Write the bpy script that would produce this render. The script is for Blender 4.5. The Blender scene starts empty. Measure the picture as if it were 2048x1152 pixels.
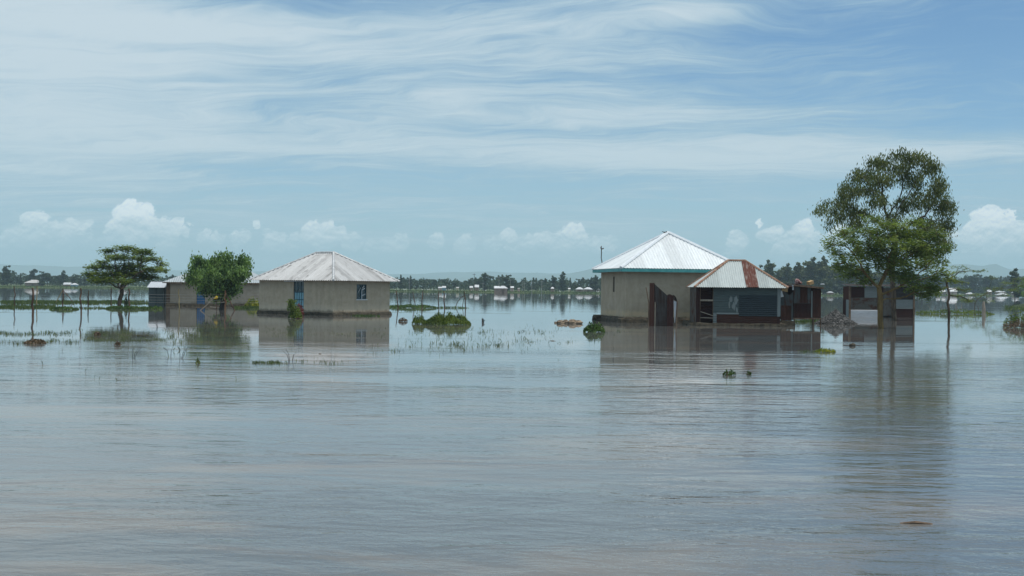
import bpy, math, random
import numpy as np
from mathutils import Vector, Matrix

random.seed(7)
PI = math.pi
R = math.radians
C = bpy.context.scene.collection
scene = bpy.context.scene
F = 2276.0            # focal length in photo pixels (40 mm)
H = 2.2               # eye height above the floodwater
ROLL = math.atan(0.0105)

# ------------------------------------------------------------ camera
cd = bpy.data.cameras.new("camera")
cam = bpy.data.objects.new("camera", cd)
C.objects.link(cam)
cd.sensor_width = 36.0
cd.lens = 36.0 * F / 2048.0
cd.clip_start = 0.2
cd.clip_end = 30000.0
cr, sr = math.cos(ROLL), math.sin(ROLL)
cam.matrix_world = Matrix(((cr, -sr, 0, 0), (0, 0, -1, 0), (sr, cr, 0, H), (0, 0, 0, 1)))
scene.camera = cam


def unroll(px, py):
    u, v = px - 1024.0, py - 576.0
    return u * cr + v * sr, -u * sr + v * cr


def G(px, py):
    """point of the water surface that the photo shows at this pixel"""
    u, v = unroll(px, py)
    d = H * F / v
    return Vector((u * d / F, d, 0.0))


def P3(px, py, d):
    u, v = unroll(px, py)
    return Vector((u * d / F, d, H - v * d / F))


# ------------------------------------------------------------ light and exposure
SUN_EL, SUN_AZ = R(76), R(118)      # azimuth clockwise from +Y (view direction)
vs = scene.view_settings
vs.view_transform = 'Standard'
vs.look = 'None'
vs.exposure = 0.0
vs.gamma = 1.0
scene.render.engine = 'CYCLES'
cy = scene.cycles
cy.use_denoising = True
cy.max_bounces = 6
cy.diffuse_bounces = 2
cy.glossy_bounces = 3
cy.transmission_bounces = 2
cy.transparent_max_bounces = 6
cy.volume_bounces = 1
cy.caustics_reflective = False
cy.caustics_refractive = False

sd = bpy.data.lights.new("sun", 'SUN')
sun = bpy.data.objects.new("sun", sd)
C.objects.link(sun)
sd.energy = 3.0
sd.angle = R(0.6)
sd.color = (1.0, 0.95, 0.88)
sv = Vector((math.cos(SUN_EL) * math.sin(SUN_AZ), math.cos(SUN_EL) * math.cos(SUN_AZ), math.sin(SUN_EL)))
sun.rotation_euler = sv.to_track_quat('Z', 'Y').to_euler()
sun.location = (0, -20, 60)


# ------------------------------------------------------------ node helper
class NT:
    def __init__(s, tree):
        s.t = tree
        s.n = tree.nodes
        s.l = tree.links

    def new(s, t, **kw):
        n = s.n.new(t)
        for k, v in kw.items():
            setattr(n, k, v)
        return n

    def put(s, sock, v):
        if v is None:
            return
        if isinstance(v, bpy.types.NodeSocket):
            s.l.new(v, sock)
        else:
            sock.default_value = v

    def m(s, op, a, b=None, c=None, clamp=False):
        n = s.new('ShaderNodeMath', operation=op)
        n.use_clamp = clamp
        for i, v in enumerate((a, b, c)):
            s.put(n.inputs[i], v)
        return n.outputs[0]

    def vm(s, op, a, b=None, out=0):
        n = s.new('ShaderNodeVectorMath', operation=op)
        s.put(n.inputs[0], a)
        s.put(n.inputs[1], b)
        return n.outputs[out]

    def mulv(s, v, vec):
        return s.vm('MULTIPLY', v, vec)

    def noise(s, vec, scale=5, detail=4, rough=0.55, dist=0.0):
        n = s.new('ShaderNodeTexNoise')
        s.put(n.inputs['Vector'], vec)
        n.inputs['Scale'].default_value = scale
        n.inputs['Detail'].default_value = detail
        n.inputs['Roughness'].default_value = rough
        n.inputs['Distortion'].default_value = dist
        return n.outputs[0]

    def step(s, v, a, b, lo=0.0, hi=1.0):
        n = s.new('ShaderNodeMapRange', interpolation_type='SMOOTHSTEP')
        s.put(n.inputs[0], v)
        for i, q in enumerate((a, b, lo, hi)):
            n.inputs[i + 1].default_value = q
        return n.outputs[0]

    def mix(s, f, a, b, blend='MIX'):
        n = s.new('ShaderNodeMix', data_type='RGBA', blend_type=blend)
        s.put(n.inputs[0], f)
        for i, v in ((6, a), (7, b)):
            if not isinstance(v, bpy.types.NodeSocket):
                v = tuple(v) + ((1,) if len(v) == 3 else ())
            s.put(n.inputs[i], v)
        return n.outputs[2]

    def comb(s, x, y, z=0.0):
        n = s.new('ShaderNodeCombineXYZ')
        for i, v in enumerate((x, y, z)):
            s.put(n.inputs[i], v)
        return n.outputs[0]

    def sep(s, v):
        n = s.new('ShaderNodeSeparateXYZ')
        s.put(n.inputs[0], v)
        return n.outputs


# ------------------------------------------------------------ sky with clouds
SKY_STRENGTH = 0.13
world = bpy.data.worlds.new("World")
scene.world = world
world.use_nodes = True
wt = NT(world.node_tree)
wt.n.clear()
sky = wt.new('ShaderNodeTexSky', sky_type='NISHITA')
sky.sun_disc = False
sky.sun_elevation = SUN_EL
sky.sun_rotation = SUN_AZ
sky.altitude = 1100
sky.air_density = 1.0
sky.dust_density = 0.6
sky.ozone_density = 0.7
tc = wt.new('ShaderNodeTexCoord')
dx, dy, dz = wt.sep(tc.outputs['Generated'])
az = wt.m('ARCTAN2', dx, dy)
el = wt.m('ARCSINE', dz)
K = F
X = wt.m('MULTIPLY', az, K)
Y = wt.m('MULTIPLY', el, K)


def sk(px, py):
    u, v = unroll(px, py)
    return math.atan(u / F) * K, math.atan(-v / math.hypot(F, u)) * K


zc = wt.m('ADD', wt.m('MAXIMUM', dz, 0.0), 0.07)
cp = wt.comb(wt.m('DIVIDE', dx, zc), wt.m('DIVIDE', dy, zc), 0.0)
warp = wt.noise(cp, 0.9, 3, 0.5)
cw = wt.vm('ADD', cp, wt.comb(wt.m('MULTIPLY', warp, 0.9), wt.m('MULTIPLY', warp, 1.1), 0))
n1 = wt.noise(wt.mulv(cw, (0.42, 1.1, 1)), 1.5, 9, 0.58, 0.35)
rot = wt.new('ShaderNodeVectorRotate', rotation_type='Z_AXIS')
wt.put(rot.inputs['Vector'], cw)
rot.inputs['Angle'].default_value = R(14)
n2 = wt.noise(wt.mulv(rot.outputs[0], (0.55, 2.6, 1)), 2.6, 8, 0.62, 0.25)
n3 = wt.noise(wt.mulv(rot.outputs[0], (1.7, 7.5, 1)), 2.8, 8, 0.7, 0.5)
fld = wt.m('ADD', wt.m('ADD', wt.m('MULTIPLY', n1, 0.40), wt.m('MULTIPLY', n2, 0.36)), wt.m('MULTIPLY', n3, 0.26))
# where the photographed sky is thick with cloud and where it is clear
BIAS = [(140, 60, 300, 130, .17), (60, 260, 260, 90, .12), (620, 275, 260, 34, .11), (870, 200, 120, 26, .06),
        (1250, 320, 240, 32, .15), (1560, 300, 200, 34, .13), (1060, 240, 260, 14, .07), (1400, 225, 220, 12, .06), (1300, 110, 200, 20, .05), (1750, 150, 260, 16, .04), (1250, 300, 300, 16, .06), (1900, 305, 200, 26, .15), (420, 60, 230, 26, .08),
        (900, 55, 230, 26, .09), (700, 110, 220, 20, .07), (1380, 20, 90, 22, .18), (1200, 40, 160, 50, .04),
        (2030, 60, 520, 140, -.18), (1560, 130, 420, 70, .015), (1180, 180, 300, 60, .01), (600, 12, 140, 22, -.12),
        (330, 95, 170, 10, -.13), (560, 145, 110, 22, -.08), (1960, 260, 220, 18, -.08), (1500, 385, 420, 22, -.07),
        (560, 335, 420, 12, -.05), (200, 415, 420, 16, -.05), (1000, 360, 240, 14, -.07), (640, 470, 900, 60, .05),
        (1700, 215, 300, 14, .05)]
acc = None
for px, py, sx, sy, amp in BIAS:
    x0, y0 = sk(px, py)
    d = wt.vm('MULTIPLY', wt.vm('SUBTRACT', wt.comb(X, Y, 0), (x0, y0, 0)), (1 / sx, 1 / sy, 0))
    ln = wt.vm('LENGTH', d, out=1)
    g = wt.m('MULTIPLY', wt.m('EXPONENT', wt.m('MULTIPLY', wt.m('MULTIPLY', ln, ln), -0.6)), amp)
    acc = g if acc is None else wt.m('ADD', acc, g)
fld = wt.m('ADD', fld, acc)
fld = wt.m('ADD', fld, wt.step(Y, 620, 1600, 0.0, 0.14))  # extra cloud added high overhead, out of view, to whiten the ambient light
cover = wt.step(fld, 0.32, 0.60)
horizon_veil = wt.step(Y, 300, 0, 0.0, 0.72)
cover = wt.m('MAXIMUM', wt.m('MULTIPLY', cover, 0.92), horizon_veil)
bg = wt.new('ShaderNodeBackground')
CL = 1 / SKY_STRENGTH


def cl(r, g, b):
    return (r * CL, g * CL, b * CL)


# dense parts of the veil are whiter, thin parts take the grey blue of their shaded side
thick = wt.step(fld, 0.46, 0.74)
ccol = wt.mix(thick, cl(.38, .55, .67), cl(.66, .76, .81))
sat = wt.new('ShaderNodeHueSaturation')
sat.inputs['Saturation'].default_value = 1.15
sat.inputs['Value'].default_value = 1.0
wt.put(sat.inputs['Color'], sky.outputs[0])
clear = wt.mix(1.0, sat.outputs[0], (0.62, 0.78, 0.85), 'MULTIPLY')
col = wt.mix(cover, clear, ccol)
# cumulus heads low over the horizon
cn = wt.noise(wt.mulv(wt.comb(X, Y, 0), (1, 1.15, 1)), 0.022, 6, 0.6)
cn2 = wt.noise(wt.mulv(wt.comb(X, wt.m('ADD', Y, 5.0), 0), (1, 1.15, 1)), 0.022, 6, 0.6)
wx = wt.m('ADD', X, wt.m('MULTIPLY', wt.m('SUBTRACT', cn, 0.5), 60))
wy = wt.m('ADD', Y, wt.m('MULTIPLY', wt.m('SUBTRACT', cn, 0.5), 66))
wp = wt.comb(wx, wy, 0)
CUM = [(430, 486, 20), (478, 476, 18), (545, 486, 22), (598, 490, 24), (706, 484, 20), (745, 496, 20), (800, 486, 20), (872, 484, 18), (930, 492, 22), (1050, 492, 24), (1225, 486, 18), (1470, 486, 24), (1530, 476, 20), (1555, 462, 12), (1680, 474, 24), (1900, 474, 20), (2030, 490, 28), (130, 470, 26), (20, 482, 22), (120, 486, 26), (200, 490, 20), (262, 415, 18), (292, 425, 16), (60, 436, 16), (335, 478, 26), (640, 492, 24), (1140, 500, 26), (1200, 492, 16), (985, 488, 18), (1985, 424, 20), (1950, 468, 26), (1570, 500, 28), (2000, 490, 30), (72, 448, 26), (48, 474, 28), (98, 470, 28), (150, 458, 26), (170, 478, 22), (252, 432, 27), (276, 452, 34),
       (236, 462, 26), (314, 456, 25), (350, 456, 17), (378, 458, 13), (410, 474, 14), (440, 470, 14), (512, 450, 10),
       (625, 466, 24), (655, 470, 28), (676, 462, 13), (1142, 472, 22), (1118, 488, 28), (1172, 484, 18), (1018, 478, 22),
       (1080, 480, 18), (1968, 440, 28), (2000, 452, 36), (2026, 432, 13), (2040, 460, 26), (1606, 464, 24), (1588, 486, 28),
       (1520, 445, 8), (1545, 470, 16), (1095, 470, 14), (1155, 462, 16), (590, 480, 16), (690, 480, 14), (530, 470, 12), (475, 482, 14), (860, 490, 10), (1640, 482, 24), (1925, 482, 22), (2075, 470, 30), (560, 492, 16), (770, 490, 14), (1330, 480, 12)]
mx = None
for px, py, r in CUM:
    x0, y0 = sk(px, py)
    dd = wt.vm('DISTANCE', wp, (x0, y0, 0), out=1)
    v = wt.m('MULTIPLY_ADD', dd, -1.0 / r, 1.0)
    mx = v if mx is None else wt.m('MAXIMUM', mx, v)
cum = wt.step(mx, -0.02, 0.16)
cum = wt.m('MULTIPLY', cum, wt.step(Y, 45, 88, 0.0, 0.95))
lit = wt.m('ADD', wt.m('MULTIPLY', wt.m('SUBTRACT', cn, cn2), 4.5), wt.step(Y, 70, 150, 0.1, 0.95))
lit = wt.m('ADD', lit, 0.0, clamp=True)
cumc = wt.mix(lit, cl(.52, .68, .76), cl(1.15, 1.18, 1.18))
col = wt.mix(cum, col, cumc)
wt.put(bg.inputs['Color'], col)
bg.inputs['Strength'].default_value = SKY_STRENGTH
wo = wt.new('ShaderNodeOutputWorld')
wt.l.new(bg.outputs[0], wo.inputs[0])


# ------------------------------------------------------------ materials
def new_mat(name):
    m = bpy.data.materials.new(name)
    m.use_nodes = True
    t = NT(m.node_tree)
    b = t.n['Principled BSDF']
    return m, t, b


def mat(name, c1, c2=None, scale=3.0, rough=0.85, stretch=(1, 1, 1), lo=.35, hi=.65, metal=0.0, bump=0.0, bscale=None, spec=0.3, extra=None):
    m, t, b = new_mat(name)
    co = t.new('ShaderNodeTexCoord').outputs['Object']
    n = t.noise(t.mulv(co, stretch), scale, 6, 0.6)
    col = t.mix(t.step(n, lo, hi), c1, c2 or c1)
    if extra:
        col = extra(t, co, col)
    t.put(b.inputs['Base Color'], col)
    b.inputs['Roughness'].default_value = rough
    b.inputs['Metallic'].default_value = metal
    b.inputs['Specular IOR Level'].default_value = spec
    if bump:
        bn = t.new('ShaderNodeBump')
        bn.inputs['Strength'].default_value = 1.0
        bn.inputs['Distance'].default_value = bump
        t.put(bn.inputs['Height'], t.noise(co, bscale or scale * 6, 5, 0.65))
        t.l.new(bn.outputs[0], b.inputs['Normal'])
    return m


def leaf_mat(name, c1, c2, trans=0.25, scale=0.9):
    m, t, b = new_mat(name)
    co = t.new('ShaderNodeTexCoord').outputs['Object']
    geo = t.new('ShaderNodeNewGeometry')
    n = t.noise(co, scale, 3, 0.6)
    f = t.m('ADD', t.m('MULTIPLY', t.step(n, .3, .7), 0.6), t.m('MULTIPLY', geo.outputs['Random Per Island'], 0.5))
    col = t.mix(t.step(f, 0.15, 1.05), c1, c2)
    t.put(b.inputs['Base Color'], col)
    b.inputs['Roughness'].default_value = 0.55
    b.inputs['Specular IOR Level'].default_value = 0.25
    tr = t.new('ShaderNodeBsdfTranslucent')
    t.put(tr.inputs[0], t.mix(1.0, col, (1.5, 1.6, 0.7), 'MULTIPLY'))
    ms = t.new('ShaderNodeMixShader')
    ms.inputs[0].default_value = trans
    t.l.new(b.outputs[0], ms.inputs[1])
    t.l.new(tr.outputs[0], ms.inputs[2])
    t.l.new(ms.outputs[0], t.n['Material Output'].inputs[0])
    return m


def sheet_mat(name, metal_c, rust_c, amount, rough=0.5, streak=(6, 0.7, 1), metallic=0.25, sheet_w=0.0, seam=0.0):
    """corrugated iron: UV in metres, U across the ribs, V along them; rust takes over as amount goes to 1"""
    m, t, b = new_mat(name)
    uv = t.new('ShaderNodeTexCoord').outputs['UV']
    ob = t.new('ShaderNodeTexCoord').outputs['Object']
    n = t.noise(t.mulv(uv, streak), 1.0, 6, 0.65)
    n2 = t.noise(ob, 1.7, 5, 0.6)
    f = t.m('ADD', t.m('MULTIPLY', n, 0.55), t.m('MULTIPLY', n2, 0.45))
    th = 0.78 - amount * 0.56
    rust = t.step(f, th - 0.07, th + 0.07)
    fine = t.noise(t.mulv(uv, (9, 1.6, 1)), 1.0, 5, 0.6)
    mc = t.mix(fine, tuple(c * 0.68 for c in metal_c), tuple(min(1, c * 1.22) for c in metal_c))
    if sheet_w:
        sx = t.sep(uv)
        cell = t.new('ShaderNodeTexWhiteNoise', noise_dimensions='1D')
        t.put(cell.inputs['W'], t.m('FLOOR', t.m('DIVIDE', sx[0], sheet_w)))
        mc = t.mix(1.0, mc, t.mix(cell.outputs[0], (1 - seam,) * 3, (1.0,) * 3), 'MULTIPLY')
    rc = t.mix(n2, tuple(c * 0.55 for c in rust_c), rust_c)
    t.put(b.inputs['Base Color'], t.mix(rust, mc, rc))
    t.put(b.inputs['Metallic'], t.m('MULTIPLY', t.m('SUBTRACT', 1.0, rust), metallic))
    t.put(b.inputs['Roughness'], t.mix(rust, (rough,) * 3, (0.9,) * 3))
    b.inputs['Specular IOR Level'].default_value = 0.35
    return m


RUST = (0.11, 0.045, 0.03)
M = {}


def wall_extra(low, colr, h0, h1):
    def f(t, co, col):
        x, y, z = t.sep(co)
        n = t.noise(t.mulv(co, (1, 1, 1.6)), 3.2, 5, 0.65)
        zz = t.m('ADD', z, t.m('MULTIPLY', t.m('SUBTRACT', n, 0.5), 0.75))
        k = t.step(zz, h1, h0, 0.0, low)
        return t.mix(k, col, colr)
    return f


def streak_plaster(t, co, col):
    n = t.noise(t.mulv(co, (2.6, 2.6, 0.35)), 1.4, 5, 0.6)
    col = t.mix(t.step(n, 0.42, 0.75, 0.0, 0.32), col, (0.28, 0.24, 0.18))
    n_ = t.noise(t.mulv(co, (1, 1, 1.3)), 0.9, 7, 0.7, 0.6)
    col = t.mix(t.step(n_, 0.50, 0.66, 0.0, 0.45), col, (0.47, 0.41, 0.33))
    z_ = t.sep(co)[2]
    zz = t.m('ADD', z_, t.m('MULTIPLY', t.noise(t.mulv(co, (2, 2, 1)), 1.6, 5, 0.7), -0.5))
    return t.mix(t.step(zz, 0.22, -0.02, 0.0, 0.75), col, (0.15, 0.12, 0.085))


def plaster_left(t, co, col):
    return streak_plaster(t, co, wall_extra(0.75, (0.58, 0.50, 0.38), 0.50, 0.95)(t, co, col))


def plaster_right(t, co, col):
    return streak_plaster(t, co, wall_extra(0.7, (0.56, 0.44, 0.28), 0.60, 0.86)(t, co, col))


M['plaster_left'] = mat('mud_plaster', (0.41, 0.34, 0.25), (0.48, 0.405, 0.305), 2.2, 0.95, bump=0.02, bscale=9, extra=plaster_left)
M['plaster_right'] = mat('grey_plaster', (0.375, 0.315, 0.235), (0.435, 0.37, 0.28), 1.8, 0.95, bump=0.015, bscale=9, extra=plaster_right)
M['plaster_back'] = mat('old_plaster', (0.36, 0.30, 0.235), (0.44, 0.37, 0.295), 1.3, 0.95, bump=0.015, bscale=7, extra=streak_plaster)
M['plinth'] = mat('wet_plinth', (0.035, 0.03, 0.022), (0.085, 0.07, 0.048), 4, 0.9, bump=0.05, bscale=5)
M['mud'] = mat('mud', (0.10, 0.075, 0.05), (0.20, 0.15, 0.10), 3, 0.95, bump=0.05, bscale=5)
M['teal'] = mat('teal_paint', (0.05, 0.26, 0.27), (0.09, 0.34, 0.34), 3, 0.5)
M['white_metal'] = sheet_mat('white_roof_iron', (0.80, 0.83, 0.86), (0.3, 0.27, 0.25), 0.02, 0.42, metallic=0.1, sheet_w=0.9, seam=0.16)
M['ridge_white'] = mat('white_ridge', (0.80, 0.82, 0.84), (0.70, 0.73, 0.76), 3, 0.45, metal=0.1)
M['grey_roof'] = sheet_mat('weathered_roof_iron', (0.46, 0.465, 0.47), (0.24, 0.225, 0.21), 0.34, 0.5, metallic=0.1, streak=(3.4, 0.16, 1), sheet_w=0.43, seam=0.34)
M['ridge_grey'] = mat('grey_ridge', (0.42, 0.42, 0.42), (0.62, 0.62, 0.62), 5, 0.5, metal=0.2, stretch=(1, 1, 1))
M['blue_roof'] = sheet_mat('blue_grey_roof_iron', (0.42, 0.47, 0.50), (0.3, 0.27, 0.25), 0.1, 0.5, metallic=0.15, sheet_w=1.0, seam=0.2)
M['kiosk_roof'] = sheet_mat('kiosk_roof_iron', (0.54, 0.58, 0.57), (0.20, 0.10, 0.065), 0.24, 0.45, metallic=0.12, streak=(7, 0.5, 1), sheet_w=0.8, seam=0.22)
M['rust_roof'] = sheet_mat('rusty_roof_iron', (0.34, 0.27, 0.24), (0.165, 0.062, 0.045), 0.62, 0.6, metallic=0.05, streak=(9, 1.6, 1))
M['rust_cap'] = mat('rusty_cap', (0.22, 0.10, 0.065), (0.36, 0.24, 0.17), 4, 0.85)
M['teal_iron'] = sheet_mat('green_grey_iron', (0.095, 0.125, 0.125), RUST, 0.12, 0.6, streak=(3, 1, 1))
M['dark_iron'] = sheet_mat('dark_blue_iron', (0.04, 0.055, 0.065), RUST, 0.12, 0.55, streak=(3, 1, 1))
M['pale_iron'] = sheet_mat('pale_iron', (0.22, 0.25, 0.25), RUST, 0.22, 0.55)
M['grey_iron'] = sheet_mat('grey_iron', (0.10, 0.115, 0.12), RUST, 0.42, 0.6)
M['dull_iron'] = sheet_mat('dull_iron', (0.135, 0.125, 0.11), RUST, 0.45, 0.7, streak=(3, 1.2, 1))
M['rust_iron'] = sheet_mat('rusty_iron', (0.10, 0.08, 0.075), (0.085, 0.036, 0.026), 0.72, 0.8)
M['deep_rust'] = sheet_mat('deep_rust_iron', (0.045, 0.034, 0.033), (0.052, 0.020, 0.017), 0.7, 0.85)
M['brown_iron'] = sheet_mat('brown_iron', (0.06, 0.055, 0.055), (0.04, 0.028, 0.024), 0.5, 0.85)
M['white_sheet'] = sheet_mat('white_wall_iron', (0.50, 0.53, 0.57), (0.25, 0.19, 0.16), 0.14, 0.5, metallic=0.1)
M['wood'] = mat('weathered_wood', (0.10, 0.065, 0.045), (0.21, 0.145, 0.10), 9, 0.9, stretch=(1, 1, 0.2), bump=0.01)
M['post'] = mat('post_wood', (0.05, 0.03, 0.022), (0.15, 0.085, 0.055), 7, 0.9, stretch=(1, 1, 0.25), bump=0.01)
M['orange_post'] = mat('fresh_post_wood', (0.26, 0.115, 0.06), (0.36, 0.19, 0.10), 7, 0.85, stretch=(1, 1, 0.25))
M['pale_post'] = mat('pale_post_wood', (0.30, 0.24, 0.12), (0.22, 0.17, 0.09), 7, 0.85, stretch=(1, 1, 0.25))
M['pale_wood'] = mat('pale_wood', (0.36, 0.31, 0.25), (0.24, 0.20, 0.16), 7, 0.85, stretch=(1, 1, 0.25))
M['dark'] = mat('dark_interior', (0.012, 0.012, 0.013), (0.02, 0.018, 0.017), 4, 0.9)
M['door_blue'] = mat('pale_blue_paint', (0.16, 0.33, 0.40), (0.22, 0.42, 0.50), 4, 0.55)
M['door_frame_blue'] = mat('dark_blue_paint', (0.02, 0.07, 0.10), (0.03, 0.10, 0.14), 4, 0.5)
M['door_deep_blue'] = mat('deep_blue_paint', (0.035, 0.14, 0.34), (0.05, 0.19, 0.42), 3, 0.5)
M['glass_dark'] = mat('dark_glass', (0.012, 0.03, 0.038), (0.02, 0.045, 0.05), 3, 0.08, spec=0.6)
M['white_paint'] = mat('white_paint', (0.60, 0.64, 0.68), (0.72, 0.74, 0.76), 5, 0.6)
M['stone'] = mat('stone', (0.15, 0.115, 0.085), (0.36, 0.27, 0.19), 3, 0.95, bump=0.05, bscale=7)
M['gravel'] = mat('gravel', (0.035, 0.035, 0.035), (0.15, 0.145, 0.14), 7, 0.95)
M['yellow'] = mat('yellow_plastic', (0.72, 0.45, 0.02), (0.80, 0.55, 0.05), 5, 0.5)
M['tan'] = mat('tan_board', (0.42, 0.27, 0.13), (0.50, 0.33, 0.17), 5, 0.8)
M['cloth_pink'] = mat('faded_cloth', (0.42, 0.30, 0.29), (0.12, 0.04, 0.04), 9, 0.95)
M['bark'] = mat('bark', (0.055, 0.04, 0.028), (0.13, 0.095, 0.065), 6, 0.95, stretch=(1, 1, 0.3), bump=0.02)
M['bark_thorn'] = mat('thorn_bark', (0.13, 0.085, 0.035), (0.22, 0.15, 0.06), 5, 0.95, stretch=(1, 1, 0.3), bump=0.02)
M['bark_dark'] = mat('dark_bark', (0.022, 0.018, 0.015), (0.06, 0.048, 0.04), 6, 0.95, stretch=(1, 1, 0.3))
M['far_bark'] = mat('far_bark', (0.06, 0.05, 0.04), (0.10, 0.085, 0.07), 3, 0.95)
M['leaf_euc'] = leaf_mat('eucalyptus_leaf', (0.055, 0.08, 0.028), (0.19, 0.21, 0.075), 0.28)
M['leaf_thorn'] = leaf_mat('thorn_leaf', (0.055, 0.095, 0.025), (0.22, 0.27, 0.07), 0.38)
M['leaf_umb'] = leaf_mat('umbrella_leaf', (0.035, 0.07, 0.018), (0.20, 0.25, 0.05), 0.4)
M['leaf_dense'] = leaf_mat('dense_leaf', (0.03, 0.07, 0.022), (0.25, 0.37, 0.12), 0.33)
M['leaf_far'] = leaf_mat('far_leaf', (0.017, 0.036, 0.016), (0.048, 0.08, 0.029), 0.12, 0.25)
M['leaf_grove'] = leaf_mat('grove_leaf', (0.03, 0.05, 0.018), (0.12, 0.135, 0.04), 0.2, 0.3)
M['leaf_bush'] = leaf_mat('bush_leaf', (0.05, 0.085, 0.02), (0.19, 0.24, 0.055), 0.3)
M['leaf_hyacinth'] = leaf_mat('hyacinth_leaf', (0.03, 0.065, 0.02), (0.12, 0.19, 0.05), 0.25, 2.0)
M['leaf_yellow'] = leaf_mat('yellow_leaf', (0.07, 0.12, 0.02), (0.40, 0.38, 0.04), 0.3, 2.0)
M['leaf_red'] = leaf_mat('red_leaf', (0.14, 0.03, 0.03), (0.28, 0.09, 0.07), 0.2, 2.0)
M['dry_twig'] = leaf_mat('dry_twig', (0.09, 0.06, 0.035), (0.20, 0.14, 0.09), 0.05, 2.0)
M['blade'] = leaf_mat('grass_blade', (0.05, 0.085, 0.03), (0.14, 0.18, 0.06), 0.2, 1.0)
M['blade_dull'] = leaf_mat('drowned_grass_blade', (0.06, 0.09, 0.035), (0.17, 0.20, 0.07), 0.25, 1.0)
M['bird_dark'] = mat('dark_feathers', (0.012, 0.012, 0.014), (0.02, 0.02, 0.022), 5, 0.7)
M['bird_white'] = mat('white_feathers', (0.80, 0.80, 0.76), (0.72, 0.72, 0.70), 5, 0.8)
M['pole'] = mat('pale_pole', (0.30, 0.29, 0.27), (0.22, 0.21, 0.20), 2, 0.8)
M['pole_dark'] = mat('dark_pole', (0.06, 0.055, 0.05), (0.09, 0.08, 0.07), 2, 0.8)
M['far_roof'] = mat('far_roof', (0.46, 0.47, 0.49), (0.60, 0.61, 0.63), 1, 0.5, metal=0.1)
M['far_roof_grey'] = mat('far_roof_grey', (0.40, 0.38, 0.37), (0.50, 0.48, 0.47), 1, 0.6)
M['far_wall'] = mat('far_wall', (0.24, 0.17, 0.13), (0.32, 0.23, 0.18), 1, 0.9)
M['far_wall_pink'] = mat('far_wall_pink', (0.44, 0.30, 0.27), (0.50, 0.36, 0.32), 1, 0.9)
M['far_wall_cream'] = mat('far_wall_cream', (0.50, 0.46, 0.32), (0.56, 0.50, 0.36), 1, 0.9)
M['far_wall_blue'] = mat('far_wall_blue', (0.22, 0.34, 0.44), (0.26, 0.40, 0.50), 1, 0.9)
M['hill'] = mat('hill_slope', (0.035, 0.06, 0.03), (0.07, 0.085, 0.045), 0.003, 0.95)
M['wire'] = mat('wire', (0.25, 0.25, 0.25), (0.35, 0.33, 0.30), 5, 0.5, metal=0.5)


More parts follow.
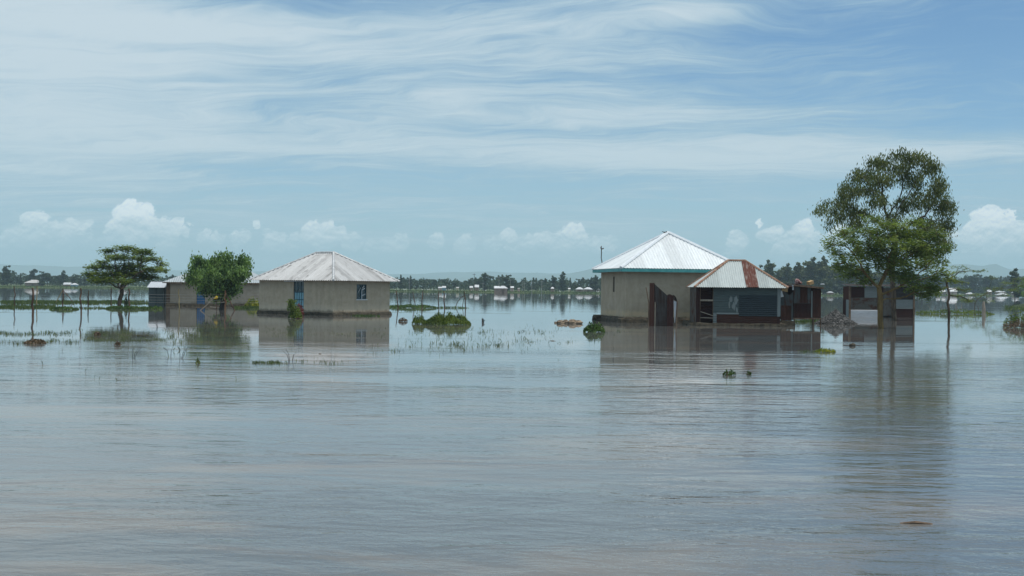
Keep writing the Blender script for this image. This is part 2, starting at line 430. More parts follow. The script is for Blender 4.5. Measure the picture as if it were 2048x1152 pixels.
# ------------------------------------------------------------ mesh helpers
class MB:
    def __init__(s):
        s.v, s.f, s.uv = [], [], []
        s.nv = 0

    def add(s, verts, faces, uvs=None):
        o = s.nv
        s.v.extend(tuple(p) for p in verts)
        s.nv += len(verts)
        for k, f in enumerate(faces):
            s.f.append(tuple(i + o for i in f))
            if uvs:
                s.uv.extend(uvs[i] for i in f)
            else:
                s.uv.extend((verts[i][0], verts[i][2]) for i in f)

    def box(s, x0, x1, y0, y1, z0, z1):
        v = [(x0, y0, z0), (x1, y0, z0), (x1, y1, z0), (x0, y1, z0), (x0, y0, z1), (x1, y0, z1), (x1, y1, z1), (x0, y1, z1)]
        s.add(v, [(0, 3, 2, 1), (4, 5, 6, 7), (0, 1, 5, 4), (1, 2, 6, 5), (2, 3, 7, 6), (3, 0, 4, 7)])
        return s

    def bar(s, a, b, w, h=None):
        """square bar from a to b"""
        a, b = Vector(a), Vector(b)
        h = h or w
        t = (b - a).normalized()
        up = Vector((0, 0, 1)) if abs(t.z) < 0.95 else Vector((0, 1, 0))
        r = t.cross(up).normalized() * (w / 2)
        u = r.normalized().cross(t).normalized() * (h / 2)
        v = [a - r - u, a + r - u, a + r + u, a - r + u, b - r - u, b + r - u, b + r + u, b - r + u]
        s.add(v, [(0, 3, 2, 1), (4, 5, 6, 7), (0, 1, 5, 4), (1, 2, 6, 5), (2, 3, 7, 6), (3, 0, 4, 7)])
        return s

    def tube(s, pts, rad, n=7, caps=True):
        pts = [Vector(p) for p in pts]
        if not isinstance(rad, (list, tuple)):
            rad = [rad] * len(pts)
        rings = []
        vs_ = []
        for i, p in enumerate(pts):
            t = (pts[min(i + 1, len(pts) - 1)] - pts[max(i - 1, 0)]).normalized()
            up = Vector((0, 0, 1)) if abs(t.z) < 0.9 else Vector((0, 1, 0))
            a = t.cross(up).normalized()
            b = t.cross(a).normalized()
            rings.append(len(vs_))
            for k in range(n):
                an = 2 * PI * k / n
                vs_.append(p + (a * math.cos(an) + b * math.sin(an)) * rad[i])
        fs = []
        for i in range(len(pts) - 1):
            for k in range(n):
                q = (k + 1) % n
                fs.append((rings[i] + k, rings[i] + q, rings[i + 1] + q, rings[i + 1] + k))
        if caps:
            fs.append(tuple(range(n))[::-1])
            fs.append(tuple(rings[-1] + k for k in range(n)))
        s.add(vs_, fs)
        return s

    def blob(s, c, rx, ry, rz, rng, n=8, m=6, jit=0.2):
        c = Vector(c)
        vs_ = [c + Vector((0, 0, -rz))]
        for j in range(1, m):
            ph = PI * j / m - PI / 2
            for k in range(n):
                an = 2 * PI * k / n
                q = 1 + rng.uniform(-jit, jit)
                vs_.append(c + Vector((rx * q * math.cos(an) * math.cos(ph), ry * q * math.sin(an) * math.cos(ph), rz * q * math.sin(ph))))
        vs_.append(c + Vector((0, 0, rz)))
        fs = []
        for k in range(n):
            fs.append((0, 1 + (k + 1) % n, 1 + k))
            L0 = 1 + (m - 2) * n
            fs.append((len(vs_) - 1, L0 + k, L0 + (k + 1) % n))
        for j in range(m - 2):
            for k in range(n):
                a, b = 1 + j * n + k, 1 + j * n + (k + 1) % n
                fs.append((a, b, b + n, a + n))
        s.add(vs_, fs)
        return s

    def build(s, name, m, parent=None, smooth=False, mats=None):
        me = bpy.data.meshes.new(name)
        me.from_pydata(s.v, [], s.f)
        uvl = me.uv_layers.new(name='UVMap')
        uvl.data.foreach_set('uv', [c for p in s.uv for c in p[:2]])
        me.materials.append(m)
        if smooth:
            me.polygons.foreach_set('use_smooth', [True] * len(me.polygons))
        me.update()
        o = bpy.data.objects.new(name, me)
        C.objects.link(o)
        if parent:
            o.parent = parent
        return o


def np_mesh(name, verts, fsize, m, parent=None):
    """verts (n, fsize, 3): one separate face each"""
    n = len(verts)
    me = bpy.data.meshes.new(name)
    me.vertices.add(n * fsize)
    me.vertices.foreach_set('co', np.ascontiguousarray(verts, dtype=np.float32).ravel())
    me.loops.add(n * fsize)
    me.loops.foreach_set('vertex_index', np.arange(n * fsize, dtype=np.int32))
    me.polygons.add(n)
    me.polygons.foreach_set('loop_start', np.arange(n, dtype=np.int32) * fsize)
    me.polygons.foreach_set('loop_total', np.full(n, fsize, dtype=np.int32))
    me.materials.append(m)
    me.update(calc_edges=True)
    me.validate()
    o = bpy.data.objects.new(name, me)
    C.objects.link(o)
    if parent:
        o.parent = parent
    return o


def tag(o, label=None, cat=None, group=None, kind=None):
    if label: o['label'] = label
    if cat: o['category'] = cat
    if group: o['group'] = group
    if kind: o['kind'] = kind
    return o


def thing(name, label, cat, loc, rz=0.0, group=None):
    o = bpy.data.objects.new(name, None)
    o.empty_display_size = 0.3
    C.objects.link(o)
    o.location = loc
    o.rotation_euler = (0, 0, rz)
    return tag(o, label, cat, group)


def corr(mb, O, U, V, w, vmax, pitch, amp, vmin=None, cols=None, uoff=0.0, wob=0.0, rng=random):
    """corrugated sheet: ribs run along V, wave across U; vmax(u) is the length of each rib"""
    O, U, V = Vector(O), Vector(U).normalized(), Vector(V).normalized()
    N = U.cross(V).normalized()
    n = max(2, int(round(w / pitch * 4)))
    vs_, fs, uv = [], [], []
    for i in range(n + 1):
        u = w * i / n
        off = N * (amp * math.sin(2 * PI * u / pitch))
        v0 = vmin(u) if vmin else 0.0
        v1 = max(v0 + 0.001, vmax(u) if callable(vmax) else vmax)
        if wob:
            v0 += math.sin(u * 2.1) * wob * 0.3
        vs_ += [O + U * u + V * v0 + off, O + U * u + V * v1 + off]
        uv += [(u + uoff, v0), (u + uoff, v1)]
        if i < n:
            a = 2 * i
            fs.append((a, a + 2, a + 3, a + 1))
    mb.add(vs_, fs, uv)


def wall_grid(mb, P0, Uv, w, h, Nv, openings=(), thick=0.2):
    """a wall with real openings: outer face at P0, N pointing out, openings = (u0, u1, v0, v1)"""
    P0, Uv, Nv = Vector(P0), Vector(Uv), Vector(Nv)
    us = sorted({0.0, w} | {o[0] for o in openings} | {o[1] for o in openings})
    vs_ = sorted({0.0, h} | {o[2] for o in openings} | {o[3] for o in openings})
    Z = Vector((0, 0, 1))

    def hole(u, v):
        return any(o[0] < u < o[1] and o[2] < v < o[3] for o in openings)
    for i in range(len(us) - 1):
        for j in range(len(vs_) - 1):
            if hole((us[i] + us[i + 1]) / 2, (vs_[j] + vs_[j + 1]) / 2):
                continue
            for dep, flip in ((0, False), (thick, True)):
                q = [P0 + Uv * a + Z * b - Nv * dep for a, b in ((us[i], vs_[j]), (us[i + 1], vs_[j]), (us[i + 1], vs_[j + 1]), (us[i], vs_[j + 1]))]
                mb.add(q, [(3, 2, 1, 0) if flip else (0, 1, 2, 3)])
    for u0, u1, v0, v1 in openings:
        c = [(u0, v0), (u1, v0), (u1, v1), (u0, v1)]
        for k in range(4):
            a, b = c[k], c[(k + 1) % 4]
            A_, B_ = P0 + Uv * a[0] + Z * a[1], P0 + Uv * b[0] + Z * b[1]
            mb.add([A_, B_, B_ - Nv * thick, A_ - Nv * thick], [(0, 1, 2, 3)])


def house_walls(W, L, h, op, thick=0.2):
    """op: dict front/left/back/right -> openings; local x along W, y along L (away)"""
    mb = MB()
    wall_grid(mb, (0, 0, 0), (1, 0, 0), W, h, (0, -1, 0), op.get('front', ()), thick)
    wall_grid(mb, (0, L, 0), (0, -1, 0), L, h, (-1, 0, 0), op.get('left', ()), thick)
    wall_grid(mb, (W, 0, 0), (0, 1, 0), L, h, (1, 0, 0), op.get('right', ()), thick)
    wall_grid(mb, (W, L, 0), (-1, 0, 0), W, h, (0, 1, 0), op.get('back', ()), thick)
    return mb


def hip_roof(parent, m, capm, W, L, o, ze, zr, ra, rb, pitch, amp, caps=0.16, name='roof', skip_front=None):
    """ra, rb: ridge ends (x, y) in local coordinates"""
    x0, x1, y0, y1 = -o, W + o, -o, L + o
    ra, rb = Vector((ra[0], ra[1], zr)), Vector((rb[0], rb[1], zr))
    mb = MB()
    sides = [((x0, y0), (x1, y0)), ((x1, y0), (x1, y1)), ((x1, y1), (x0, y1)), ((x0, y1), (x0, y0))]
    for k, (p, q) in enumerate(sides):
        p3, q3 = Vector((p[0], p[1], ze)), Vector((q[0], q[1], ze))
        U = (q3 - p3).normalized()
        E = (q3 - p3).length
        pts = sorted([(ra - p3).dot(U), (rb - p3).dot(U)])
        near = ra if k != 1 else rb
        if k == 3:
            near = ra
        if k == 1:
            near = rb
        foot = p3 + U * (near - p3).dot(U)
        V = (near - foot)
        vt = V.length
        if abs(pts[0] - pts[1]) < 1e-4 or k in (1, 3):
            a = (near - p3).dot(U)
            pts = [a, a]

        def vmax(u, pts=pts, E=E, vt=vt):
            return vt * min(1.0, u / max(pts[0], 1e-3), (E - u) / max(E - pts[1], 1e-3))
        corr(mb, p3, U, V, E, vmax, pitch, amp, uoff=k * 13.7)
    r = mb.build(name, m, parent)
    if caps:
        cb = MB()
        cs = [((x0, y0, ze), ra), ((x0, y1, ze), ra), ((x1, y0, ze), rb), ((x1, y1, ze), rb)]
        for a, b in cs:
            a = Vector(a)
            cb.tube([a + Vector((0, 0, 0.01)), b + Vector((0, 0, 0.03))], caps / 2, 6)
        if (ra - rb).length > 0.05:
            cb.tube([ra + Vector((0, 0, 0.03)), rb + Vector((0, 0, 0.03))], caps / 2, 6)
        cb.build('ridge_cap', capm, r)
    return r


# ------------------------------------------------------------ water
def big_plane(name, x0, x1, y0, y1, z, m, kind='structure'):
    mb = MB()
    mb.add([(x0, y0, z), (x1, y0, z), (x1, y1, z), (x0, y1, z)], [(0, 1, 2, 3)])
    o = mb.build(name, m)
    o['kind'] = kind
    return o


m, t, b = new_mat('flood_water')
co = t.new('ShaderNodeTexCoord').outputs['Object']
wx_, wy_, wz_ = t.sep(co)
# wind reaches the open water near the camera; behind the line of the houses it lies still
edge = t.m('ADD', wy_, t.m('MULTIPLY', t.noise(t.mulv(co, (0.035, 0.11, 1)), 1.0, 5, 0.65), 24))
windy = t.step(edge, 62, 38, 0.0, 1.0)
patch = t.step(t.noise(t.mulv(co, (0.045, 0.16, 1)), 1.0, 5, 0.6), 0.36, 0.60, 0.30, 1.35)
near = t.step(wy_, 30, 9, 1.0, 1.15)
windy = t.m('MULTIPLY', windy, t.m('MULTIPLY', patch, near))
rotn = t.new('ShaderNodeVectorRotate', rotation_type='Z_AXIS')
t.put(rotn.inputs['Vector'], co)
rotn.inputs['Angle'].default_value = R(9)
w1 = t.noise(t.mulv(rotn.outputs[0], (1.5, 3.2, 1)), 1.0, 4, 0.62, 0.7)
w2 = t.noise(t.mulv(co, (0.62, 1.4, 1)), 1.0, 2, 0.5, 0.9)
w3 = t.noise(t.mulv(co, (5.5, 10.0, 1)), 1.0, 3, 0.6, 0.3)
hgt = t.m('ADD', t.m('ADD', t.m('MULTIPLY', w1, 0.0095), t.m('MULTIPLY', w2, 0.020)), t.m('MULTIPLY', w3, 0.0030))
calm = t.m('MULTIPLY', t.noise(t.mulv(co, (0.12, 0.9, 1)), 1.0, 3, 0.5), 0.004)
still = t.noise(t.mulv(co, (0.02, 0.16, 1)), 1.0, 4, 0.6)
calm2 = t.m('MULTIPLY', t.m('MULTIPLY', t.step(still, 0.55, 0.7), w1), 0.006)
hgt = t.m('ADD', t.m('MULTIPLY', hgt, windy), t.m('ADD', calm, calm2))
bp = t.new('ShaderNodeBump')
bp.inputs['Strength'].default_value = 1.0
bp.inputs['Distance'].default_value = 1.0
t.put(bp.inputs['Height'], hgt)
t.l.new(bp.outputs[0], b.inputs['Normal'])
silt = t.noise(t.mulv(co, (0.16, 0.5, 1)), 1.0, 6, 0.65, 0.8)
t.put(b.inputs['Base Color'], t.mix(t.step(silt, 0.46, 0.66), (0.108, 0.114, 0.114), (0.175, 0.148, 0.122)))
b.inputs['Roughness'].default_value = 0.015
b.inputs['IOR'].default_value = 1.38
b.inputs['Specular IOR Level'].default_value = 0.5
M['water'] = m
big_plane('water', -11000, 11000, -60, 11200, 0.0, M['water'])

# ------------------------------------------------------------ far land, hills, haze
m, t, b = new_mat('far_ground')
co = t.new('ShaderNodeTexCoord').outputs['Object']
n = t.noise(t.mulv(co, (0.02, 0.05, 1)), 1.0, 6, 0.65)
t.put(b.inputs['Base Color'], t.mix(t.step(n, 0.35, 0.65), (0.045, 0.075, 0.025), (0.115, 0.135, 0.045)))
b.inputs['Roughness'].default_value = 0.95
M['land'] = m


def shore(x):
    """distance of the far bank's edge"""
    r = x / 527.0
    k = min(1.0, max(0.0, (r - 0.345) / 0.05))
    k = k * k * (3 - 2 * k)
    return 527 + 14 * math.sin(x * 0.021) + 7 * math.sin(x * 0.09 + 1) + k * 330


def land_z(x, y):
    s = y - shore(x)
    return 0.05 + 0.75 * min(1.0, max(0.0, s) / 160.0) ** 0.7


mb = MB()
xs = [-11000, -4000, -2000, -1000] + [(-600 + i * 10) for i in range(121)] + [1000, 2000, 4000, 11000]
ys = [-6, 0, 10, 25, 50, 90, 160, 400, 1500, 10300]
vv, ff = [], []
for x in xs:
    for k, s_ in enumerate(ys):
        y = shore(x) + s_
        vv.append((x, y, -0.1 if k == 0 else land_z(x, y)))
for i in range(len(xs) - 1):
    for j in range(len(ys) - 1):
        a = i * len(ys) + j
        ff.append((a, a + len(ys), a + len(ys) + 1, a + 1))
mb.add(vv, ff)
mb.build('ground', M['land'])['kind'] = 'structure'


def interp(x, pts):
    for (a, b_), (c, d) in zip(pts, pts[1:]):
        if a <= x <= c:
            k = (x - a) / (c - a)
            k = k * k * (3 - 2 * k)
            return b_ + (d - b_) * k
    return pts[0][1] if x < pts[0][0] else pts[-1][1]


def hills(D, prof, seed, depth):
    """ridge at distance D; prof gives its crest in photo pixels above the horizon"""
    rng = random.Random(seed)
    ph = [rng.uniform(0, 6) for _ in range(6)]
    mb = MB()
    n = 260
    vv, ff = [], []
    for i in range(n + 1):
        px = -700 + 3500 * i / n
        x = (px - 1024) / F * D
        g = interp(px, prof) + sum(math.sin(px * f_ + ph[k]) * a for k, (f_, a) in enumerate(((.013, 1.2), (.031, .8), (.07, .5), (.15, .3))))
        z = H + max(1.0, g) * D / F
        for k, (fy, fz) in enumerate(((-0.5, -0.02), (-0.3, .25), (-.14, .62), (0, 1.0), (0.5, .2))):
            vv.append((x * (1 + fy * 0.1), D + fy * depth * (1 + 0.2 * math.sin(px * .02 + k)), -0.5 + z * max(fz, 0)))
    for i in range(n):
        for k in range(4):
            a = i * 5 + k
            ff.append((a, a + 5, a + 6, a + 1))
    mb.add(vv, ff)
    o = mb.build('hills', M['hill'], smooth=True)
    o['kind'] = 'structure'
    return o


hills(8800, [(-700, 40), (0, 36), (150, 33), (400, 27), (760, 25), (900, 30), (1100, 31), (1300, 24), (2800, 20)], 3, 1200)
hills(7600, [(-700, 12), (300, 15), (600, 12), (700, 15), (1000, 20), (1120, 28), (1200, 42), (1300, 52), (1500, 46), (1700, 46), (1850, 50), (1920, 57),
             (1960, 55), (1990, 60), (2020, 49), (2060, 53), (2300, 60), (2800, 40)], 5, 1200)

hm = bpy.data.materials.new('haze_air')
hm.use_nodes = True
ht = hm.node_tree
ht.nodes.clear()
pv = ht.nodes.new('ShaderNodeVolumePrincipled')
pv.inputs['Color'].default_value = (0.65, 0.86, 0.99, 1)
pv.inputs['Density'].default_value = 0.000195
pv.inputs['Anisotropy'].default_value = -0.1
out = ht.nodes.new('ShaderNodeOutputMaterial')
ht.links.new(pv.outputs[0], out.inputs['Volume'])
mb = MB()
mb.box(-11500, 11500, -80, 11500, -2.0, 330)
hz = mb.build('haze', hm)
hz['kind'] = 'stuff'


# ------------------------------------------------------------ vegetation generators
def unit(a):
    return a / (np.linalg.norm(a, axis=-1, keepdims=True) + 1e-9)


def leaf_quads(cent, rng, length, width, mode='random', jitter=0.35):
    """diamond leaves at centres (n,3)"""
    n = len(cent)
    if mode == 'droop':
        ax = unit(np.c_[rng.normal(0, .35, n), rng.normal(0, .35, n), -np.ones(n)])
    elif mode == 'flat':
        a = rng.uniform(0, 2 * PI, n)
        ax = unit(np.c_[np.cos(a), np.sin(a), rng.normal(0.05, .22, n)])
    elif mode == 'up':
        ax = unit(np.c_[rng.normal(0, .45, n), rng.normal(0, .45, n), np.ones(n)])
    else:
        ax = unit(rng.normal(0, 1, (n, 3)))
    r = unit(rng.normal(0, 1, (n, 3)))
    if mode == 'spray':
        a = rng.uniform(0, 2 * PI, n)
        ax = unit(np.c_[np.cos(a), np.sin(a), rng.normal(0.1, .35, n)])
        r = unit(np.c_[rng.normal(0, .9, n), rng.normal(0, .9, n), np.ones(n)])
    if mode == 'flat':
        r = unit(np.c_[rng.normal(0, .45, n), rng.normal(0, .45, n), np.ones(n)])
    side = unit(np.cross(ax, r))
    L = (length * rng.uniform(1 - jitter, 1 + jitter, n))[:, None]
    Wd = (width * rng.uniform(1 - jitter, 1 + jitter, n))[:, None]
    a = cent - ax * L / 2
    c = cent + ax * L / 2
    b = cent - ax * L * 0.08 + side * Wd / 2
    d = cent - ax * L * 0.08 - side * Wd / 2
    return np.stack([a, b, c, d], 1)


def colonize(nodes, parents, attr, step, dk, iters=60, seed=0, grav=0.0):
    """space colonisation: grow branches towards the attraction points"""
    rng = np.random.default_rng(seed)
    nodes = [np.array(p, float) for p in nodes]
    parents = list(parents)
    attr = np.array(attr, float)
    alive = np.ones(len(attr), bool)
    N0 = np.array(nodes)
    D = np.linalg.norm(attr[:, None] - N0[None], axis=2)
    near, nd = D.argmin(1), D.min(1)
    for _ in range(iters):
        if not alive.any():
            break
        idx = np.where(alive)[0]
        tgt = {}
        for i in idx:
            v = attr[i] - nodes[near[i]]
            tgt.setdefault(near[i], []).append(v / (np.linalg.norm(v) + 1e-9))
        new = []
        for k, vl in tgt.items():
            v = np.mean(vl, 0) + rng.normal(0, 0.16, 3)
            v[2] += grav
            v /= (np.linalg.norm(v) + 1e-9)
            nodes.append(nodes[k] + v * step)
            parents.append(k)
            new.append(len(nodes) - 1)
        NP = np.array([nodes[k] for k in new])
        D = np.linalg.norm(attr[idx][:, None] - NP[None], axis=2)
        j, dm = D.argmin(1), D.min(1)
        upd = dm < nd[idx]
        near[idx[upd]] = np.array(new)[j[upd]]
        nd[idx[upd]] = dm[upd]
        alive[idx[nd[idx] < dk]] = False
        if len(nodes) > 5000:
            break
    return np.array(nodes), parents


def branch_mesh(nodes, parents, rtip, expo, rmax_scale, base_r):
    n = len(nodes)
    a = np.zeros(n)
    kids = [[] for _ in range(n)]
    for i, p in enumerate(parents):
        if p >= 0:
            kids[p].append(i)
    # radii from the tips down; children always have a greater index than their parent
    for i in range(n - 1, -1, -1):
        a[i] = rtip ** expo if not kids[i] else a[i]
        if parents[i] >= 0:
            a[parents[i]] += a[i]
    r = a ** (1 / expo)
    k = base_r / r[0]
    r = rtip + (r - rtip) * max(0.0, (base_r - rtip)) / max(1e-6, r[0] - rtip)
    return r, kids


def tubes_np(nodes, parents, r, minr=0.0, sides=5):
    quads = []
    ang = np.arange(sides) * 2 * PI / sides
    for i, p in enumerate(parents):
        if p < 0 or r[i] < minr:
            continue
        a, b = nodes[p], nodes[i]
        t = (b - a) / (np.linalg.norm(b - a) + 1e-9)
        up = np.array([0, 0, 1.0]) if abs(t[2]) < .9 else np.array([0, 1.0, 0])
        u = np.cross(t, up); u /= np.linalg.norm(u)
        v = np.cross(t, u)
        ring = np.cos(ang)[:, None] * u + np.sin(ang)[:, None] * v
        A_, B_ = a - t * r[i] * 0.3 + ring * min(r[p], r[i] * 1.6), b + ring * r[i]
        A2, B2 = np.roll(A_, -1, 0), np.roll(B_, -1, 0)
        quads.append(np.stack([A_, A2, B2, B_], 1))
    return np.concatenate(quads, 0)


def clump_points(clumps, d, rng, per, depth_k=0.9, off=None):
    """clumps in photo pixels (px, py, rx, ry[, depth offset in metres]) -> attraction points in world space"""
    out = []
    for i, c in enumerate(clumps):
        dd = d + (c[4] if len(c) > 4 else rng.uniform(-1, 1) * 0.03 * d * 0.6)
        ctr = np.array(P3(c[0], c[1], dd))
        rx, ry = c[2] * dd / F, c[3] * dd / F
        n = max(3, int(per * rx * ry * 10))
        p = unit(rng.normal(0, 1, (n, 3))) * (rng.uniform(0, 1, (n, 1)) ** 0.45)
        out.append(ctr + p * np.array([rx, rx * depth_k, ry]))
    return np.concatenate(out, 0)


def make_tree(name, label, cat, base, trunk, clumps, d, seed, per, step, dk, leafm, barkm, base_r, rtip, nleaf, spread, ll, lw, mode, group=None, expo=2.1, extra_nodes=0.0, grav=0.0, minr=0.0):
    rng = np.random.default_rng(seed)
    root = thing(name, label, cat, base, 0, group)
    B = np.array(base)
    attr = clump_points(clumps, d, rng, per) - B
    tn = [np.array([0, 0, -0.4])] + [np.array(P3(px, py, d)) - B for px, py in trunk]
    # refine the trunk into short steps
    nodes, parents = [tn[0]], [-1]
    for q in tn[1:]:
        a = nodes[-1]
        k = max(1, int(np.linalg.norm(q - a) / (step * 1.3)))
        for j in range(1, k + 1):
            parents.append(len(nodes) - 1)
            nodes.append(a + (q - a) * j / k + rng.normal(0, base_r * 0.12, 3) * (1, 1, 0))
    nodes, parents = colonize(nodes, parents, attr, step, dk, 70, seed, grav)
    r, kids = branch_mesh(nodes, parents, rtip, expo, 1, base_r)
    q = tubes_np(nodes, parents, r, minr)
    np_mesh('trunk', q, 4, barkm, root)
    thr = np.quantile(r, 0.8)
    tips = np.array([nodes[i] for i in range(len(nodes)) if r[i] <= max(thr, rtip * 1.5) and nodes[i][2] > 0.9])
    src = np.concatenate([attr, tips], 0) if extra_nodes else attr
    c = src[rng.integers(0, len(src), nleaf)] + rng.normal(0, spread, (nleaf, 3)) * (1, 1, 0.6 if mode == 'flat' else 1.0)
    if mode == 'droop':
        c[:, 2] -= np.abs(rng.normal(0, spread * 0.8, nleaf))
    c = c[c[:, 2] > 0.25]
    np_mesh('crown', leaf_quads(c, rng, ll, lw, mode), 4, leafm, root)
    return root


# ------------------------------------------------------------ the four near trees
euc_base = G(1789, 641)
make_tree('eucalyptus_tree', 'tallest tree, grey-green drooping leaves, behind the green thorn tree', 'tree', euc_base,
          [(1787, 600), (1785, 560), (1786, 520), (1790, 480)],
          [(1800, 308, 22, 9), (1756, 326, 26, 13), (1722, 352, 26, 14), (1700, 380, 26, 16), (1690, 402, 22, 14),
           (1832, 318, 26, 12), (1862, 332, 20, 17), (1876, 372, 22, 22), (1890, 412, 20, 22), (1768, 356, 28, 15),
           (1822, 358, 26, 14), (1650, 410, 10, 7), (1664, 428, 9, 12), (1716, 424, 28, 11), (1755, 400, 22, 14), (1846, 400, 26, 18),
           (1893, 448, 16, 16), (1806, 410, 22, 14), (1852, 452, 28, 17), (1878, 474, 18, 12), (1740, 378, 20, 10), (1682, 432, 14, 10),
           (1780, 440, 25, 14), (1862, 505, 22, 14), (1888, 488, 14, 12), (1842, 500, 22, 14), (1712, 448, 20, 10), (1640, 420, 8, 10), (1658, 446, 6, 10), (1820, 470, 25, 14), (1800, 338, 25, 12)], euc_base.y, 11, 9.0, 0.33, 0.42,
          M['leaf_euc'], M['bark'], 0.19, 0.012, 21000, 0.21, 0.27, 0.07, 'droop', extra_nodes=1)
th_base = G(1763, 657)
make_tree('thorn_tree', 'bright green feathery thorn tree with mossy trunk, in front of the patched shed', 'tree', th_base,
          [(1761, 630), (1760, 600), (1758, 575)],
          [(1738, 462, 34, 7), (1790, 452, 34, 9), (1832, 446, 28, 8), (1690, 462, 18, 5), (1700, 484, 30, 6), (1664, 494, 18, 4),
           (1862, 474, 30, 9), (1893, 496, 14, 4), (1722, 512, 32, 10), (1782, 490, 38, 15), (1830, 494, 34, 14),
           (1846, 530, 30, 13), (1690, 534, 26, 8), (1765, 475, 34, 12), (1810, 470, 34, 12), (1700, 470, 28, 8), (1735, 500, 34, 12), (1780, 515, 36, 16), (1660, 480, 14, 4), (1842, 500, 34, 14), (1838, 575, 30, 10), (1800, 545, 34, 14), (1720, 545, 24, 8), (1650, 496, 9, 3), (1670, 504, 20, 4), (1690, 520, 24, 6), (1700, 552, 22, 7), (1732, 562, 22, 7), (1888, 500, 18, 5), (1903, 494, 7, 3), (1885, 545, 20, 6), (1900, 560, 12, 4), (1866, 576, 24, 8), (1745, 440, 26, 7), (1875, 470, 18, 7), (1818, 560, 30, 12), (1868, 556, 22, 8), (1760, 528, 28, 13), (1852, 588, 26, 9),
           (1676, 512, 18, 4), (1740, 485, 26, 9), (1800, 525, 26, 12), (1880, 525, 20, 6)], th_base.y, 21, 16.0, 0.24, 0.30,
          M['leaf_thorn'], M['bark_thorn'], 0.16, 0.010, 21000, 0.13, 0.22, 0.065, 'spray', extra_nodes=1)
um_base = G(237, 613)
make_tree('umbrella_acacia', 'flat-topped spreading acacia standing in a ring of water plants among the posts', 'tree', um_base,
          [(240, 598), (244, 588)],
          [(250, 497, 24, 5), (214, 502, 16, 4), (284, 505, 24, 6), (236, 515, 34, 5), (294, 518, 30, 6), (322, 528, 14, 3), (204, 524, 14, 3),
           (202, 534, 34, 5), (256, 533, 40, 6), (310, 540, 30, 5), (184, 549, 20, 6), (228, 550, 36, 7), (288, 554, 34, 6),
           (200, 560, 24, 8), (262, 545, 44, 7), (245, 562, 30, 5)], um_base.y, 31, 20.0, 0.30, 0.34,
          M['leaf_umb'], M['bark'], 0.21, 0.014, 15500, 0.19, 0.24, 0.13, 'flat', extra_nodes=1)
de_base = G(442, 619)
make_tree('bushy_tree', 'dense round green tree in front of the blue door of the back house', 'tree', de_base,
          [(446, 606), (444, 596)],
          [(410, 538, 30, 15), (445, 526, 26, 12), (454, 514, 8, 7), (484, 524, 12, 9), (396, 522, 9, 6), (440, 556, 44, 19),
           (386, 554, 14, 13), (478, 548, 20, 15), (450, 580, 30, 12), (418, 576, 24, 9), (441, 594, 17, 9), (494, 532, 8, 8)], de_base.y, 41, 22.0, 0.26, 0.30,
          M['leaf_dense'], M['bark_dark'], 0.22, 0.014, 14500, 0.23, 0.27, 0.13, 'up', extra_nodes=1)
sm_base = G(1897, 649)
make_tree('young_thorn_tree', 'small crooked thorn sapling standing alone in open water right of the shed', 'tree', sm_base,
          [(1898, 625), (1895, 605), (1899, 590), (1893, 565)],
          [(1893, 548, 10, 4), (1915, 545, 22, 3), (1950, 543, 24, 2), (1918, 534, 18, 3), (1965, 540, 8, 2), (1900, 560, 18, 4),
           (1925, 580, 20, 7), (1870, 585, 16, 6), (1935, 600, 16, 6), (1920, 565, 20, 4)], sm_base.y, 51, 22.0, 0.18, 0.2,
          M['leaf_thorn'], M['bark'], 0.085, 0.009, 2600, 0.07, 0.11, 0.045, 'flat', extra_nodes=1)
sp_base = G(1948, 622)
make_tree('sprawling_thorn_bush', 'sprawling thorn bush reaching right over the far white roofs', 'tree', sp_base,
          [(1950, 608), (1955, 598)],
          [(1960, 590, 24, 6), (1990, 578, 24, 5), (2015, 566, 22, 4), (2040, 558, 18, 4), (1935, 602, 22, 6), (1975, 602, 18, 5),
           (2030, 580, 20, 4), (1915, 592, 16, 5), (2005, 590, 14, 4), (2060, 566, 20, 5), (1990, 555, 14, 3)], sp_base.y, 52, 12.0, 0.25, 0.28,
          M['leaf_thorn'], M['bark'], 0.04, 0.009, 4200, 0.12, 0.16, 0.06, 'flat', extra_nodes=1)


